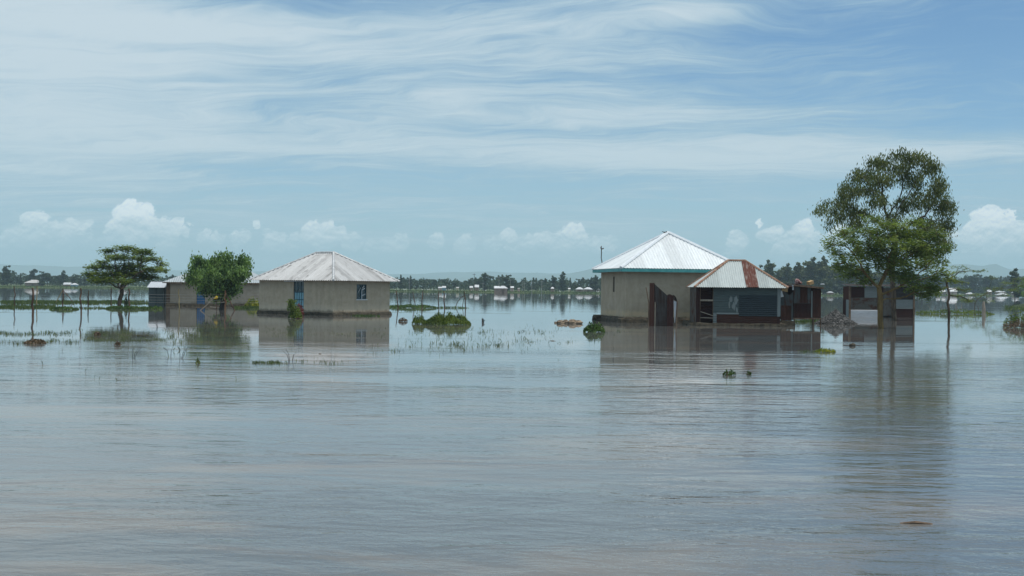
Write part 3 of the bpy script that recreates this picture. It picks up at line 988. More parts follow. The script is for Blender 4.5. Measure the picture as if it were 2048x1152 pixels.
# ------------------------------------------------------------ far trees
def far_tree_mesh(kind, seed):
    """unit tree about 10 m tall; returns (crown mesh, trunk mesh)"""
    rng = np.random.default_rng(seed)
    cl_ = []
    if kind == 'round':
        for _ in range(11):
            a, q = rng.uniform(0, 2 * PI), rng.uniform(0, 2.6)
            cl_.append((q * math.cos(a), q * math.sin(a), rng.uniform(3.2, 8.6) - q * 0.5, rng.uniform(.9, 1.7), rng.uniform(.7, 1.2)))
    elif kind == 'cone':
        for z in np.linspace(1.5, 9.6, 13):
            q = (10.3 - z) * 0.15
            cl_.append((rng.normal(0, .2), rng.normal(0, .2), z, 0.25 + q, 0.6))
    elif kind == 'gum':
        for _ in range(17):
            z = rng.uniform(2.2, 9.3)
            a, q = rng.uniform(0, 2 * PI), rng.uniform(0, 2.3) * (1.1 - 0.07 * z)
            cl_.append((q * math.cos(a), q * math.sin(a), z, rng.uniform(.7, 1.25), rng.uniform(.6, 1.1)))
        cl_.append((rng.normal(0, .4), 0, 9.6, .6, .5))
        for _ in range(5):
            a = rng.uniform(0, 2 * PI)
            cl_.append((1.4 * math.cos(a), 1.4 * math.sin(a), rng.uniform(1.2, 4), 1.3, .9))
    else:   # bush
        for _ in range(9):
            a, q = rng.uniform(0, 2 * PI), rng.uniform(0, 3.4)
            cl_.append((q * math.cos(a), q * math.sin(a), rng.uniform(1.0, 4.6), rng.uniform(1.1, 1.9), rng.uniform(.8, 1.3)))
    pts = []
    for x, y, z, r_, rz in cl_:
        k = int(46 * r_ * max(r_, .8)) + 14
        p = unit(rng.normal(0, 1, (k, 3))) * (rng.uniform(0, 1, (k, 1)) ** 0.4)
        pts.append(np.array([x, y, z]) + p * np.array([r_, r_, rz]))
    pts = np.concatenate(pts, 0)
    q = leaf_quads(pts, rng, 0.72, 0.44, 'random')
    crown = np_mesh('crown', q, 4, M['leaf_far'])
    mb_ = MB()
    top = 8.2 if kind in ('gum', 'cone') else 5.0
    mb_.tube([(0, 0, -0.6), (0.1, 0, top * .5), (0, 0.1, top)], [0.2, 0.14, 0.05], 5)
    for k in range(4):
        x, y, z, _, _ = cl_[k]
        mb_.tube([(0, 0, min(z, top) * .5), (x, y, z)], [0.09, 0.03], 4)
    tr = mb_.build('trunk', M['far_bark'])
    cm, tm = crown.data, tr.data
    bpy.data.objects.remove(crown)
    bpy.data.objects.remove(tr)
    return cm, tm


FT = {k: [far_tree_mesh(k, 100 + 10 * i + j) for j in range(3)] for i, k in enumerate(('round', 'cone', 'gum', 'bush'))}


def far_tree(kind, px, ytop, d, wk=1.0, label=None, group=None, leaf=None, name='tree', var=None):
    u, v = unroll(px, 576)
    x = u * d / F
    z0 = land_z(x, d)
    top = P3(px, ytop, d).z
    h = max(2.0, top - z0)
    hu = {'round': 9.4, 'cone': 10.2, 'gum': 10.2, 'bush': 5.6}[kind]
    s = h / hu
    cm, tm = random.choice(FT[kind]) if var is None else FT[kind][var]
    root = thing(name, label, 'tree', (x, d, z0 - 0.05), random.uniform(0, 6.28), group)
    root.scale = (s * wk, s * wk, s)
    for nm, me in (('crown', cm), ('trunk', tm)):
        o = bpy.data.objects.new(nm, me)
        C.objects.link(o)
        o.parent = root
        if nm == 'crown' and leaf:
            o.material_slots[0].link = 'OBJECT'
            o.material_slots[0].material = leaf
    return root


# single trees one can tell apart on the far bank (pixel, crest)
SOLO = [('gum', 14, 530, 660, .9, 'tall airy tree at the far left end of the far treeline'),
        ('round', 66, 534, 640, .6, 'round dark tree above the long far roof on the left'),
        ('cone', 127, 540, 650, 1.3, 'pointed dark tree left of the flat-topped acacia'),
        ('gum', 969, 545, 600, .8, 'tallest ragged tree of the middle far bank'),
        ('cone', 1126, 543, 600, 1.2, 'tall narrow spire tree on the middle far bank'),
        ('gum', 1107, 551, 610, .9, 'bulky tree just left of the spire tree'),
        ('cone', 801, 549, 600, .9, 'small pointed tree beside the right eave of the hipped house'),
        ('cone', 821, 551, 610, .9, 'thin pointed tree between the first two far poles'),
        ('gum', 1015, 549, 600, 1.2, 'broad twin-topped tree above the flooded far house'),
        ('gum', 1191, 550, 600, .9, 'thin tree close to the left wall of the white-roofed house'),
        ('gum', 2030, 536, 420, .7, 'thin airy tree at the right end of the far bank'),
        ('round', 1946, 546, 760, .8, 'rounded tree right of the lone thorn sapling'),
        ('round', 1973, 546, 770, .8, 'rounded tree in the middle of the right-hand far trees'),
        ('gum', 1540, 519, 560, .75, 'first grove tree right of the rusty-striped kiosk roof'),
        ('gum', 1573, 526, 565, .7, 'small ragged grove tree above the kiosk eave'),
        ('gum', 1594, 524, 570, .8, 'grove tree rising above the bundle on the stilt booth'),
        ('gum', 1622, 514, 560, .9, 'tallest grove tree above the stilt booth'),
        ('round', 1636, 521, 575, .8, 'olive rounded tree in the grove behind the stilt booth'),
        ('gum', 1646, 512, 555, .7, 'thin leaning tree at the right end of the grove')]
for k, (kind, px, yt, d, wk, lab) in enumerate(SOLO):
    g = M['leaf_grove'] if 1500 < px < 1760 else None
    far_tree(kind, px, yt, d, wk * 1.35, lab, leaf=g, name={'cone': 'conifer_tree', 'gum': 'gum_tree', 'round': 'broadleaf_tree'}[kind])

rt = random.Random(5)
SKYL = [(0, 541), (20, 536), (40, 548), (60, 544), (90, 545), (110, 550), (130, 546), (165, 548), (200, 552), (330, 552), (380, 553),
        (520, 552), (790, 556), (800, 553), (850, 557), (875, 554), (900, 557), (920, 558), (950, 555), (970, 549), (982, 556), (990, 552),
        (1020, 552), (1035, 560), (1050, 555), (1075, 558), (1100, 555), (1126, 557), (1150, 559), (1165, 556), (1190, 556), (1210, 554),
        (1260, 552), (1400, 550), (1530, 532), (1560, 541), (1590, 532), (1620, 526), (1650, 528), (1680, 526), (1720, 532), (1760, 540), (1840, 548),
        (1900, 552), (1940, 549), (2000, 552), (2050, 550), (2120, 550)]


def lin(x, pts):
    for (a, b_), (c, d) in zip(pts, pts[1:]):
        if a <= x <= c:
            return b_ + (d - b_) * (x - a) / (c - a)
    return pts[0][1] if x < pts[0][0] else pts[-1][1]


px = -30.0
cnt = 0
while px < 2080:
    hidden = 225 < px < 520 and not (340 < px < 375)
    hidden = hidden or 535 < px < 770 or 1230 < px < 1500
    grove = 1510 < px < 1790
    if not hidden:
        d = rt.uniform(585, 640) if grove else (rt.uniform(900, 980) if px > 1850 else rt.uniform(620, 760))
        yt = lin(px, SKYL) + rt.uniform(-3.5, 6)
        kind = rt.choice(['gum', 'round', 'gum', 'round'] if grove else ['cone', 'gum', 'round', 'round', 'gum'])
        side = ('of the grove behind the kiosk' if grove else 'on the left far bank' if px < 500 else
                'on the middle far bank' if px < 1300 else 'on the right far bank')
        far_tree(kind, px, yt, d, rt.uniform(1.1, 1.6), 'dark green tree in the treeline ' + side, 'treeline trees ' + side,
                 M['leaf_grove'] if grove else None)
        cnt += 1
    px += rt.uniform(7, 10)

# undergrowth that closes the foot of the treeline, one mass nobody could count
rng = np.random.default_rng(77)
pts = []
n = 34000
pxs = rng.uniform(-40, 2090, n)
dd = np.where(pxs > 1850, rng.uniform(905, 990, n), np.where((pxs > 1510) & (pxs < 1790), rng.uniform(592, 650, n), rng.uniform(640, 760, n)))
for q in range(n):
    if 560 < pxs[q] < 760:
        continue
    d = dd[q]
    u, v = unroll(pxs[q], 576)
    x = u * d / F
    zt = P3(pxs[q], lin(pxs[q], SKYL) + (22 if 1510 < pxs[q] < 1790 else 5) + 3 * math.sin(pxs[q] * .11) + 3 * math.sin(pxs[q] * .37) + rng.uniform(-2, 3), d).z
    z0 = land_z(x, d)
    pts.append((x, d, z0 + (zt - z0) * rng.uniform(0, 1) ** 0.8))
np_mesh('undergrowth', leaf_quads(np.array(pts), rng, 1.15, 0.75, 'random'), 4, M['leaf_far'])['kind'] = 'stuff'

# reeds and grass along the far bank
n = 16000
pxs = rng.uniform(-30, 2080, n)
bx = []
for q in range(n):
    u, v = unroll(pxs[q], 576)
    s_ = rng.uniform(0, 1) ** 2 * 55
    x = u * 535 / F
    y = shore(x) + s_
    x = u * y / F
    bx.append((x, y, land_z(x, y) + rng.uniform(0.0, .3)))
np_mesh('reeds', leaf_quads(np.array(bx), rng, 0.75, 0.5, 'up'), 4, M['blade'])['kind'] = 'stuff'


# ------------------------------------------------------------ far houses
def far_house(px0, px1, yroof, yeave, ybase, d, roofm, wallm, label, hip=True, cat='house'):
    a, b_ = P3(px0, yeave, d), P3(px1, yeave, d)
    W = b_.x - a.x
    Ld = W * 0.7
    zb = P3(px0, ybase, d).z
    z0 = min(zb, land_z(a.x, d)) if d > 520 else -0.05
    root = thing('far_house', label, cat, (a.x, d, z0))
    o = W * 0.06
    ze, zr = a.z - z0, P3((px0 + px1) / 2, yroof, d).z - z0
    house_walls(W - 2 * o, Ld, ze, {'front': [(W * .4, W * .52, 0.05, ze * .75)]}).build('wall', wallm, root).location = (o, 0, 0)
    r = MB()
    x0, x1, y0, y1 = 0, W, -o, Ld + o
    ins = W * (0.36 if hip else 0.0)
    A_, B_ = (x0 + ins, (y0 + y1) / 2, zr), (x1 - ins, (y0 + y1) / 2, zr)
    v = [(x0, y0, ze), (x1, y0, ze), (x1, y1, ze), (x0, y1, ze), A_, B_]
    r.add(v, [(0, 1, 5, 4), (1, 2, 5), (2, 3, 4, 5), (3, 0, 4), (3, 2, 1, 0)])
    r.build('roof', roofm, root)
    return root


FH = [(48, 80, 559.5, 565.5, 570, 620, 'far_roof_grey', 'far_wall', 'long grey-roofed house under the dark round tree, left bank', True),
      (126, 141, 565, 569, 574, 600, 'far_roof', 'far_wall', 'small far house with one white gable beside the pointed tree', False),
      (141, 154, 566, 569.5, 574, 590, 'far_roof', 'far_wall_blue', 'tiny pale hipped house just left of the acacia crown', True),
      (236, 252, 564, 568, 573, 600, 'far_roof', 'far_wall', 'white-roofed far house glimpsed below the acacia crown', True),
      (876, 884, 573.5, 576, 579, 560, 'far_roof', 'far_wall_pink', 'tiny pink-walled far house left of the blue one', False),
      (884, 892, 572, 575.5, 579.5, 565, 'far_roof', 'far_wall_blue', 'tiny blue-walled far house among the egrets', False),
      (912, 918, 574, 576, 579, 570, 'far_roof_grey', 'far_wall_cream', 'tiny cream hut on the far bank', False),
      (939, 946, 572, 575.5, 579.5, 575, 'far_roof', 'far_wall', 'small white-roofed hut left of the tall dark pole', False),
      (949, 958, 569.5, 574.5, 579, 580, 'far_roof', 'far_wall', 'small tilted white roof right of the tall dark pole', False),
      (988, 999, 572, 576.5, 583, 520, 'far_roof', 'far_wall', 'white lean roof poking out left of the flooded far house', False),
      (995, 1016, 571.5, 576.5, 585, 500, 'far_roof', 'far_wall', 'flooded far house with pale hipped roof and reflection', True),
      (1020, 1028, 572.5, 575.5, 580, 560, 'far_roof', 'far_wall_pink', 'small white-roofed hut right of the flooded far house', False),
      (1035, 1040, 576, 577, 580, 560, 'far_roof_grey', 'far_wall_pink', 'tiny orange-walled hut on the middle far bank', False),
      (1101, 1109, 574, 577, 580.5, 560, 'far_roof', 'far_wall', 'white-roofed hut below the bulky far tree', True),
      (1136, 1141, 576, 578, 580.5, 570, 'far_roof', 'far_wall_cream', 'tiny white hut right of the spire tree', False),
      (1151, 1168, 574.5, 578.5, 582, 575, 'far_roof', 'far_wall', 'first of the white roofs in a row left of the big house', True),
      (1167, 1186, 574.5, 578.5, 582, 590, 'far_roof', 'far_wall', 'middle of the white roofs in a row left of the big house', True),
      (1184, 1200, 575.5, 579, 582, 600, 'far_roof', 'far_wall', 'last white roof in the row, nearest the big house wall', True),
      (1655, 1668, 583, 585, 590, 545, 'far_roof', 'far_wall', 'white-roofed hut between the stilt booth and the shed', True),
      (1873, 1881, 581, 583.5, 588, 880, 'far_roof', 'far_wall', 'far white roof left of the thorn sapling trunk', False),
      (1884, 1893, 580, 583.5, 588, 885, 'far_roof', 'far_wall', 'far white roof just behind the thorn sapling trunk', False),
      (1896, 1915, 576, 583, 589, 880, 'far_roof', 'far_wall_pink', 'largest far white gable right of the thorn sapling trunk', False),
      (1934, 1950, 585, 588, 592, 860, 'far_roof', 'far_wall', 'low white roofs right of the thorn sapling', True),
      (1974, 1985, 579, 583.5, 589, 880, 'far_roof', 'far_wall', 'far white hipped roof above the stump post', True),
      (1994, 2012, 581.5, 584, 589, 890, 'far_roof', 'far_wall', 'long white roof behind the lower one at far right', True),
      (1996, 2018, 585.5, 590, 594, 850, 'far_roof', 'far_wall', 'low flooded white roof nearest the water at far right', True),
      (2026, 2039, 581.5, 585.5, 591, 870, 'far_roof', 'far_wall', 'rightmost far white roof', True)]
for f in FH:
    far_house(f[0], f[1], f[2], f[3], f[4], f[5], M[f[6]], M[f[7]], f[8], f[9])


def pole(px, ytop, ybase, d, m, label, r=0.14, arm=False, lean=0.0):
    a, b_ = P3(px, ybase, d), P3(px + lean, ytop, d)
    root = thing('utility_pole', label, 'pole', (a.x, d, min(a.z, 0.6)))
    h = b_.z - min(a.z, 0.6)
    MB().tube([(0, 0, -.3), (b_.x - a.x, 0, h)], [r, r * .75], 6).build('mast', m, root)
    MB().bar((b_.x - a.x - 0.8, 0, h - .5), (b_.x - a.x + 0.8, 0, h - .5), .14).build('crossarm', m, root)


for px, yt, yb, m_, lab in [(818.8, 556, 579, 'pole', 'pale utility pole nearest the hipped house roof'),
                            (948.5, 547, 580, 'pole_dark', 'tallest dark utility pole on the middle far bank'),
                            (965.8, 565, 581, 'pole', 'short pale pole below the tallest far tree'),
                            (998, 553, 582, 'pole', 'pale pole rising through the flooded far house roof'),
                            (1020.5, 558, 580, 'pole', 'pale pole right of the flooded far house'),
                            (1045.5, 562, 581, 'pole', 'left one of two thin close poles on the far bank'),
                            (1049, 565, 581, 'pole', 'right one of two thin close poles on the far bank'),
                            (1063.5, 563, 589, 'pole', 'thin pole standing at the water edge, left of its twin'),
                            (1083.5, 561, 591, 'pole', 'thin pole standing farthest out in the water')]:
    pole(px, yt, yb, 525 if yb > 586 else 560, M[m_], lab)


# ------------------------------------------------------------ egrets on the far bank and dark birds
def bird_mesh(nm, m, long_neck):
    mb = MB()
    rr = random.Random(2)
    if long_neck:
        mb.blob((0, 0, .42), .20, .10, .12, rr, 8, 5, .03)
        mb.tube([(.14, 0, .46), (.20, 0, .60), (.16, 0, .72), (.20, 0, .80)], [.05, .035, .03, .04], 6)
        mb.tube([(.20, 0, .80), (.33, 0, .77)], [.03, .004], 5)
        mb.tube([(0.03, .04, .34), (.03, .04, 0)], .014, 4)
        mb.tube([(-0.02, -.04, .34), (-.02, -.04, 0)], .014, 4)
        mb.tube([(-.15, 0, .42), (-.30, 0, .36)], [.06, .01], 5)
    else:
        mb.blob((0, 0, .13), .17, .08, .085, rr, 8, 5, .03)
        mb.blob((.15, 0, .21), .06, .05, .05, rr, 7, 5, .02)
        mb.tube([(.19, 0, .21), (.27, 0, .20)], [.02, .004], 5)
        mb.tube([(-.12, 0, .15), (-.36, 0, .25)], [.05, .02], 5)
        mb.tube([(.02, .03, .08), (.02, .03, -0.02)], .012, 4)
        mb.tube([(.0, -.03, .08), (.0, -.03, -0.02)], .012, 4)
    o = mb.build(nm, m, smooth=True)
    me = o.data
    bpy.data.objects.remove(o)
    return me


eg = bird_mesh('egret', M['bird_white'], True)
rb = random.Random(9)
for px, py in [(790, 580.5), (796, 580), (808, 580), (812, 577.5), (844, 581), (850, 581.5), (855, 580), (858, 581.5), (865, 581), (870, 581), (873, 580.5),
               (879, 580.5), (893.5, 581), (897, 581.5), (900, 578), (924, 580), (943, 581), (959.5, 581.5), (971.5, 582), (1120, 581), (1194, 583), (1197, 585)]:
    d = 532 + rb.uniform(0, 12)
    u, v = unroll(px, py)
    x = u * d / F
    d = max(d, shore(x) + 2)
    o = bpy.data.objects.new('egret', eg)
    C.objects.link(o)
    o.location = (x, d, land_z(x, d) + .15)
    o.rotation_euler = (0, 0, rb.uniform(0, 6.28))
    o.scale = (1.35,) * 3
    tag(o, 'small white egret standing on the green far bank', 'bird', 'white egrets on the far bank')

# ------------------------------------------------------------ main houses
# 1. white-roofed house on the right
A_ = G(1252, 645.5)
A_.y += 0.4
TH = R(11)
W_, L_, OV, ZE, ZR = 7.8, 6.1, 0.5, 3.55, 6.12
h1 = thing('white_roofed_house', 'tall plastered house with white pyramid roof and teal fascia board', 'house', A_, TH)
wl = house_walls(W_, L_, ZE + 0.05, {'left': [(L_ - 3.05, L_ - 2.65, 2.0, 3.05)], 'back': [(3, 4, .5, 2.5)]}).build('wall', M['plaster_right'], h1)
mb = MB()
mb.box(2.6, 3.1, 0, .03, 0, 1.1)
fr = MB()
wn = MB().box(.05, .07, L_ - (L_ - 2.63), L_ - (L_ - 3.07), 1.98, 3.07)
o = wn.build('window', M['dark'], h1)
pl = MB()
rr = random.Random(4)


def plinth(mb, x0, x1, y0, y1, z0, z1, seed):
    """uneven footing: a box skirt with a ragged outline"""
    r_ = random.Random(seed)
    per = []
    st = 0.35
    def side(ax, ay, bx_, by_, nx, ny):
        n_ = max(2, int(math.hypot(bx_ - ax, by_ - ay) / st))
        for i in range(n_):
            k = i / n_
            e = r_.uniform(0, .10)
            per.append((ax + (bx_ - ax) * k + nx * e, ay + (by_ - ay) * k + ny * e))
    side(x0, y0, x1, y0, 0, -1)
    side(x1, y0, x1, y1, 1, 0)
    side(x1, y1, x0, y1, 0, 1)
    side(x0, y1, x0, y0, -1, 0)
    n_ = len(per)
    cx, cy_ = (x0 + x1) / 2, (y0 + y1) / 2
    rings = []
    for z, k in ((z0, 1.02), (z1 - .12, 1.0), (z1, .985)):
        rings.append([(cx + (p[0] - cx) * k, cy_ + (p[1] - cy_) * k, z + (r_.uniform(-.04, .04) if z > z0 else 0)) for p in per])
    vs_ = [p for rg in rings for p in rg] + [(cx, cy_, z1)]
    fs = []
    for j in range(2):
        for i in range(n_):
            a, b_ = j * n_ + i, j * n_ + (i + 1) % n_
            fs.append((a, b_, b_ + n_, a + n_))
    for i in range(n_):
        fs.append((2 * n_ + i, 2 * n_ + (i + 1) % n_, 3 * n_))
    mb.add(vs_, fs)


plinth(pl, -.42, W_ + .4, -.42, L_ + .4, -.4, 0.34, 1)
pl.build('plinth', M['plinth'], h1)
cxr = W_ / 2 + 0.02
roof1 = hip_roof(h1, M['white_metal'], M['ridge_white'], W_, L_, OV, ZE + .04, ZR, (cxr - .02, L_ / 2), (cxr + .02, L_ / 2), 0.205, 0.024, 0.24)
fs_ = MB()
o1 = OV - .03
fs_.box(-o1, W_ + o1, -o1 - .03, -o1, ZE - .20, ZE + .015)
fs_.box(-o1, W_ + o1, L_ + o1, L_ + o1 + .03, ZE - .20, ZE + .015)
fs_.box(-o1 - .03, -o1, -o1 - .028, L_ + o1 + .028, ZE - .198, ZE + .013)
fs_.box(W_ + o1, W_ + o1 + .03, -o1 - .028, L_ + o1 + .028, ZE - .198, ZE + .013)
fs_.build('fascia_board', M['teal'], h1)
MB().box(-o1, W_ + o1, -o1, L_ + o1, ZE - .03, ZE - .005).build('soffit', M['wood'], h1)
apex = h1.location + Matrix.Rotation(TH, 3, 'Z') @ Vector((W_ / 2 - .25, L_ / 2 - .15, ZR - .06))
bd = bpy.data.objects.new('bird', bird_mesh('bird', M['bird_dark'], False))
C.objects.link(bd)
bd.location = apex
bd.rotation_euler = (0, 0, R(10))
bd.scale = (.65, .65, .65)
tag(bd, 'small dark bird perched on the peak of the white roof', 'bird')
# bent aerial pole behind the house
ap = P3(1204, 524, 86)
root = thing('aerial_mast', 'thin crooked mast with short arm behind the left eave of the white roof', 'mast', (ap.x, 86, 0))
q = lambda px, py: P3(px, py, 86) - Vector((ap.x, 86, 0))
MB().tube([(q(1204, 524).x, 0, -.3), q(1204, 524), q(1202.5, 516), q(1203, 505), q(1202.5, 492)], .035, 6).build('mast_pole', M['pole_dark'], root)
MB().tube([q(1201, 495), q(1204, 498), q(1207.5, 496.5)], .045, 5).build('arm', M['pole_dark'], root)

# 2. hipped house on the left
A_ = G(665, 631.5)
TH = R(54)
ca, sa = math.cos(TH), math.sin(TH)


def solve_len(A_, d0, d1, px, py):
    u, _ = unroll(px, py)
    k = u / F
    return (k * A_.y - A_.x) / (d0 - k * d1)


A_.y += .25
W_ = solve_len(A_, ca, sa, 779, 628)
L_ = solve_len(A_, -sa, ca, 518, 625)
OV, ZE, ZR = .55, 2.62, 4.82
h2 = thing('hipped_house', 'low mud-plastered house with grey hipped iron roof and pale blue door', 'house', A_, TH)
# left face carries the door, right face (local front) the window; u on the left wall runs from its far end
ld = lambda px, py=600: solve_len(A_, -sa, ca, px, py)
wd = lambda px, py=600: solve_len(A_, ca, sa, px, py)
d0_, d1_ = ld(607.5), ld(587)
w0_, w1_ = wd(713), wd(733)
wz0, wz1 = 2.2 - (599 - 572.9) * 85.5 / F, 2.2 + (572.9 - 568.8) * 85.5 / F
wall = house_walls(W_, L_, ZE + .25, {'left': [(L_ - d1_, L_ - d0_, .12, 2.52)], 'front': [(w0_, w1_, wz0, wz1)]}).build('wall', M['plaster_left'], h2)
pl = MB()
plinth(pl, -.10, W_ + .10, -.10, L_ + .10, -.4, .22, 3)
pl.build('plinth', M['plinth'], h2)
ri = W_ / 2
hip_roof(h2, M['grey_roof'], M['ridge_grey'], W_, L_, OV, ZE, ZR, (W_ / 2 - .01, ri), (W_ / 2 + .01, ri), 0.22, 0.03, 0.0) if False else None
# ridge runs along local y
mb = MB()
x0, x1, y0, y1 = -OV, W_ + OV, -OV, L_ + OV
hw = (x1 - x0) / 2
rA, rB = Vector((W_ / 2, y0 + hw, ZR)), Vector((W_ / 2, y1 - hw, ZR))
for k, (p, q_, nr, fr_) in enumerate([((x0, y0), (x1, y0), rA, rA), ((x1, y0), (x1, y1), rA, rB), ((x1, y1), (x0, y1), rB, rB), ((x0, y1), (x0, y0), rB, rA)]):
    p3, q3 = Vector((*p, ZE)), Vector((*q_, ZE))
    U = (q3 - p3).normalized()
    E = (q3 - p3).length
    a, b_ = (nr - p3).dot(U), (fr_ - p3).dot(U)
    V = nr - (p3 + U * a)
    corr(mb, p3, U, V, E, (lambda u, a=a, b_=b_, E=E, vt=V.length: vt * min(1, u / a, (E - u) / (E - b_))), 0.24, 0.036, uoff=k * 11.3)
rf = mb.build('roof', M['grey_roof'], h2)
cb = MB()
for e in ((x0, y0), (x1, y0)):
    cb.tube([Vector((*e, ZE + .01)), rA + Vector((0, 0, .03))], .09, 6)
for e in ((x0, y1), (x1, y1)):
    cb.tube([Vector((*e, ZE + .01)), rB + Vector((0, 0, .03))], .09, 6)
cb.tube([rA + Vector((0, 0, .03)), rB + Vector((0, 0, .03))], .09, 6)
cb.build('ridge_cap', M['ridge_grey'], rf)
# door on the left face: plane x = 0.08 inside the wall
dr = MB().box(.07, .11, d0_ + .04, d1_ - .04, .12, 1.72).build('door', M['door_blue'], h2)
pn = MB()
for zz in (.62, 1.14, 1.70):
    pn.box(.045, .069, d0_ + .04, d1_ - .04, zz - .03, zz + .03)
for k in range(5):
    yy = d0_ + .06 + (d1_ - d0_ - .12) * k / 4
    pn.box(.05, .068, yy - .02, yy + .02, .12, 1.67)
pn.build('panel_rail', M['door_frame_blue'], dr)
tw = MB().box(.09, .11, d0_ + .04, d1_ - .04, 1.74, 2.5).build('door_window', M['glass_dark'], h2)
fb = MB()
for k in range(4):
    yy = d0_ + .03 + (d1_ - d0_ - .06) * k / 3
    fb.box(.06, .089, yy - .02, yy + .02, 1.74, 2.5)
fb.box(.055, .088, d0_, d1_, 2.1, 2.13)
fb.build('frame', M['door_frame_blue'], tw)
MB().box(-.35, .3, d0_ - .25, d1_ + .7, ZE - .10, ZE - .06).build('door_canopy', M['white_paint'], h2)
# window on the right face
wf = MB().box(w0_ + .02, w1_ - .02, .10, .12, wz0 + .02, wz1 - .02).build('window', M['glass_dark'], h2)
f_ = MB()
wm = (w0_ + w1_) / 2
for a_, b2 in ((w0_, w0_ + .05), (w1_ - .05, w1_), (wm - .03, wm + .03)):
    f_.box(a_, b2, .05, .099, wz0, wz1)
for z_ in (wz0, wz1 - .05):
    f_.box(w0_ + .052, w1_ - .052, .052, .097, z_, z_ + .05)
f_.build('frame', M['door_frame_blue'], wf)
s_ = MB()
s_.box(w0_ - .05, w1_ + .08, -.05, .0, wz0 - .07, wz0 - .01)
s_.build('sill', M['white_paint'], wf)
s_ = MB()
s_.bar((wm + .06, .045, wz0 + .03), (wm + .06, .045, wz1 - .45), .05)
s_.bar((wm + .09, .04, wz0 + .28), (wm + .42, .04, wz0 + .40), .10, .03)
s_.bar((wm + .06, .04, wz1 - .42), (wm + .38, .04, wz1 - .30), .05)
s_.bar((wm + .10, .04, wz1 - .30), (wm + .30, .04, wz1 - .12), .05)
s_.bar((wm - .35, .04, wz0 + .5), (wm - .05, .04, wz0 + .9), .02)
s_.build('window_bars', M['white_paint'], wf)

# 3. back house behind the bushy tree
bh0, bh1 = P3(333, 614, 117), P3(523, 616, 117)
W_ = bh1.x - bh0.x
h3 = thing('back_house', 'long plastered house with blue-grey roof and blue door, half hidden by the bushy tree', 'house', (bh0.x, 117, 0), R(2))
bx_ = lambda px: (P3(px, 600, 117).x - bh0.x)
L_ = 5.4
ZE = 2.45
house_walls(W_, L_, ZE, {'front': [(bx_(392.5), bx_(409.5), .15, 2.1)]}).build('wall', M['plaster_back'], h3)
plinth_mb = MB()
plinth(plinth_mb, -.08, W_ + .08, -.12, L_ + .1, -.4, .2, 6)
plinth_mb.build('plinth', M['plinth'], h3)
d_ = MB().box(bx_(393), bx_(409), .08, .12, .15, 2.08).build('door', M['door_deep_blue'], h3)
ps = MB()
for k in range(5):
    xx = bx_(393.3) + k * (bx_(408.7) - bx_(393.3)) / 4
    ps.box(xx - .02, xx + .02, .055, .078, .17, 2.05)
ps.build('door_slats', M['door_frame_blue'], d_)
MB().box(-.03, .36, -.03, -.001, .1, ZE - .05).build('end_wall_strip', M['wood'], h3)  # dark strip for the end wall, set on the front face
mb = MB()
o3 = .35
for seg in (1,):
    zr3 = P3(425, 528, 119.7).z
    x0, x1, y0, y1 = -o3, W_ + o3, -o3, L_ + o3
    hw = (y1 - y0) / 2
    ins = P3(425, 530, 119.7).x - bh0.x + o3
    rA, rB = Vector((x0 + ins, (y0 + y1) / 2, zr3)), Vector((x1 - ins * 0.85, (y0 + y1) / 2, zr3))
    if rB.x < rA.x + .1:
        rB.x = rA.x + .1
    for k, (p, q_, nr, fr_) in enumerate([((x0, y0), (x1, y0), rA, rB), ((x1, y0), (x1, y1), rB, rB), ((x1, y1), (x0, y1), rB, rA), ((x0, y1), (x0, y0), rA, rA)]):
        p3, q3 = Vector((*p, ZE)), Vector((*q_, ZE))
        U = (q3 - p3).normalized()
        E = (q3 - p3).length
        a, b_ = (nr - p3).dot(U), (fr_ - p3).dot(U)
        V = nr - (p3 + U * a)
        corr(mb, p3, U, V, E, (lambda u, a=a, b_=b_, E=E, vt=V.length: vt * min(1, u / a, (E - u) / (E - b_))), 0.22, 0.02, uoff=k * 7.7)
rf = mb.build('roof', M['blue_roof'], h3)
MB().box(-o3, W_ + o3, -o3 - .02, -o3 + .02, ZE - .12, ZE - .02).build('fascia_board', M['wood'], h3)
br = MB()
br.bar((bx_(409), -.7, .25), (bx_(452), -.7, .12), .05)

# 4. small grey-green shop left of the back house
ks = P3(297, 612, 118)
s4 = thing('small_shop', 'small teal-grey metal shop with white roof, left of the back house', 'shop', (ks.x, 118, 0))
kx = lambda px: P3(px, 600, 118).x - ks.x
W_ = kx(327.5)
zt = P3(310, 575, 118).z
front = MB()
corr(front, (0, 0, -.2), (1, 0, 0), (0, 0, 1), W_, zt + .2, .19, .012)
front.build('front_wall', M['teal_iron'], s4)
sw = MB()
corr(sw, (W_, 0, -.2), (0, 1, 0), (0, 0, 1), 2.4, zt + .2, .19, .012)
corr(sw, (0, 2.4, -.2), (0, -1, 0), (0, 0, 1), 2.4, zt + .2, .19, .012)
corr(sw, (W_, 2.4, -.2), (-1, 0, 0), (0, 0, 1), W_, zt + .2, .19, .012)
sw.build('side_wall', M['pale_iron'], s4)
MB().box(W_ * .5 - .03, W_ * .5 + .03, -.04, -.015, 0, zt).box(W_ * .06, W_ * .46, -.038, -.016, zt * .55, zt * .55 + .05).box(W_ * .54, W_ * .95, -.038, -.016, zt * .5, zt * .5 + .05).build('door_strip', M['dark_iron'], s4)
rf = MB()
corr(rf, (-.12, -.25, zt), (1, 0, 0), (0, 1.4, .62), W_ + .35, 1.65, .2, .015)
corr(rf, (W_ + .23, 2.6, zt), (-1, 0, 0), (0, -1.4, .62), W_ + .35, 1.65, .2, .015, uoff=4)
rf.build('roof', M['white_sheet'], s4)
mb = MB()
corr(mb, (0, 0, 0), (1, 0, 0), (0, 0, 1), .55, zt + .15, .2, .012)
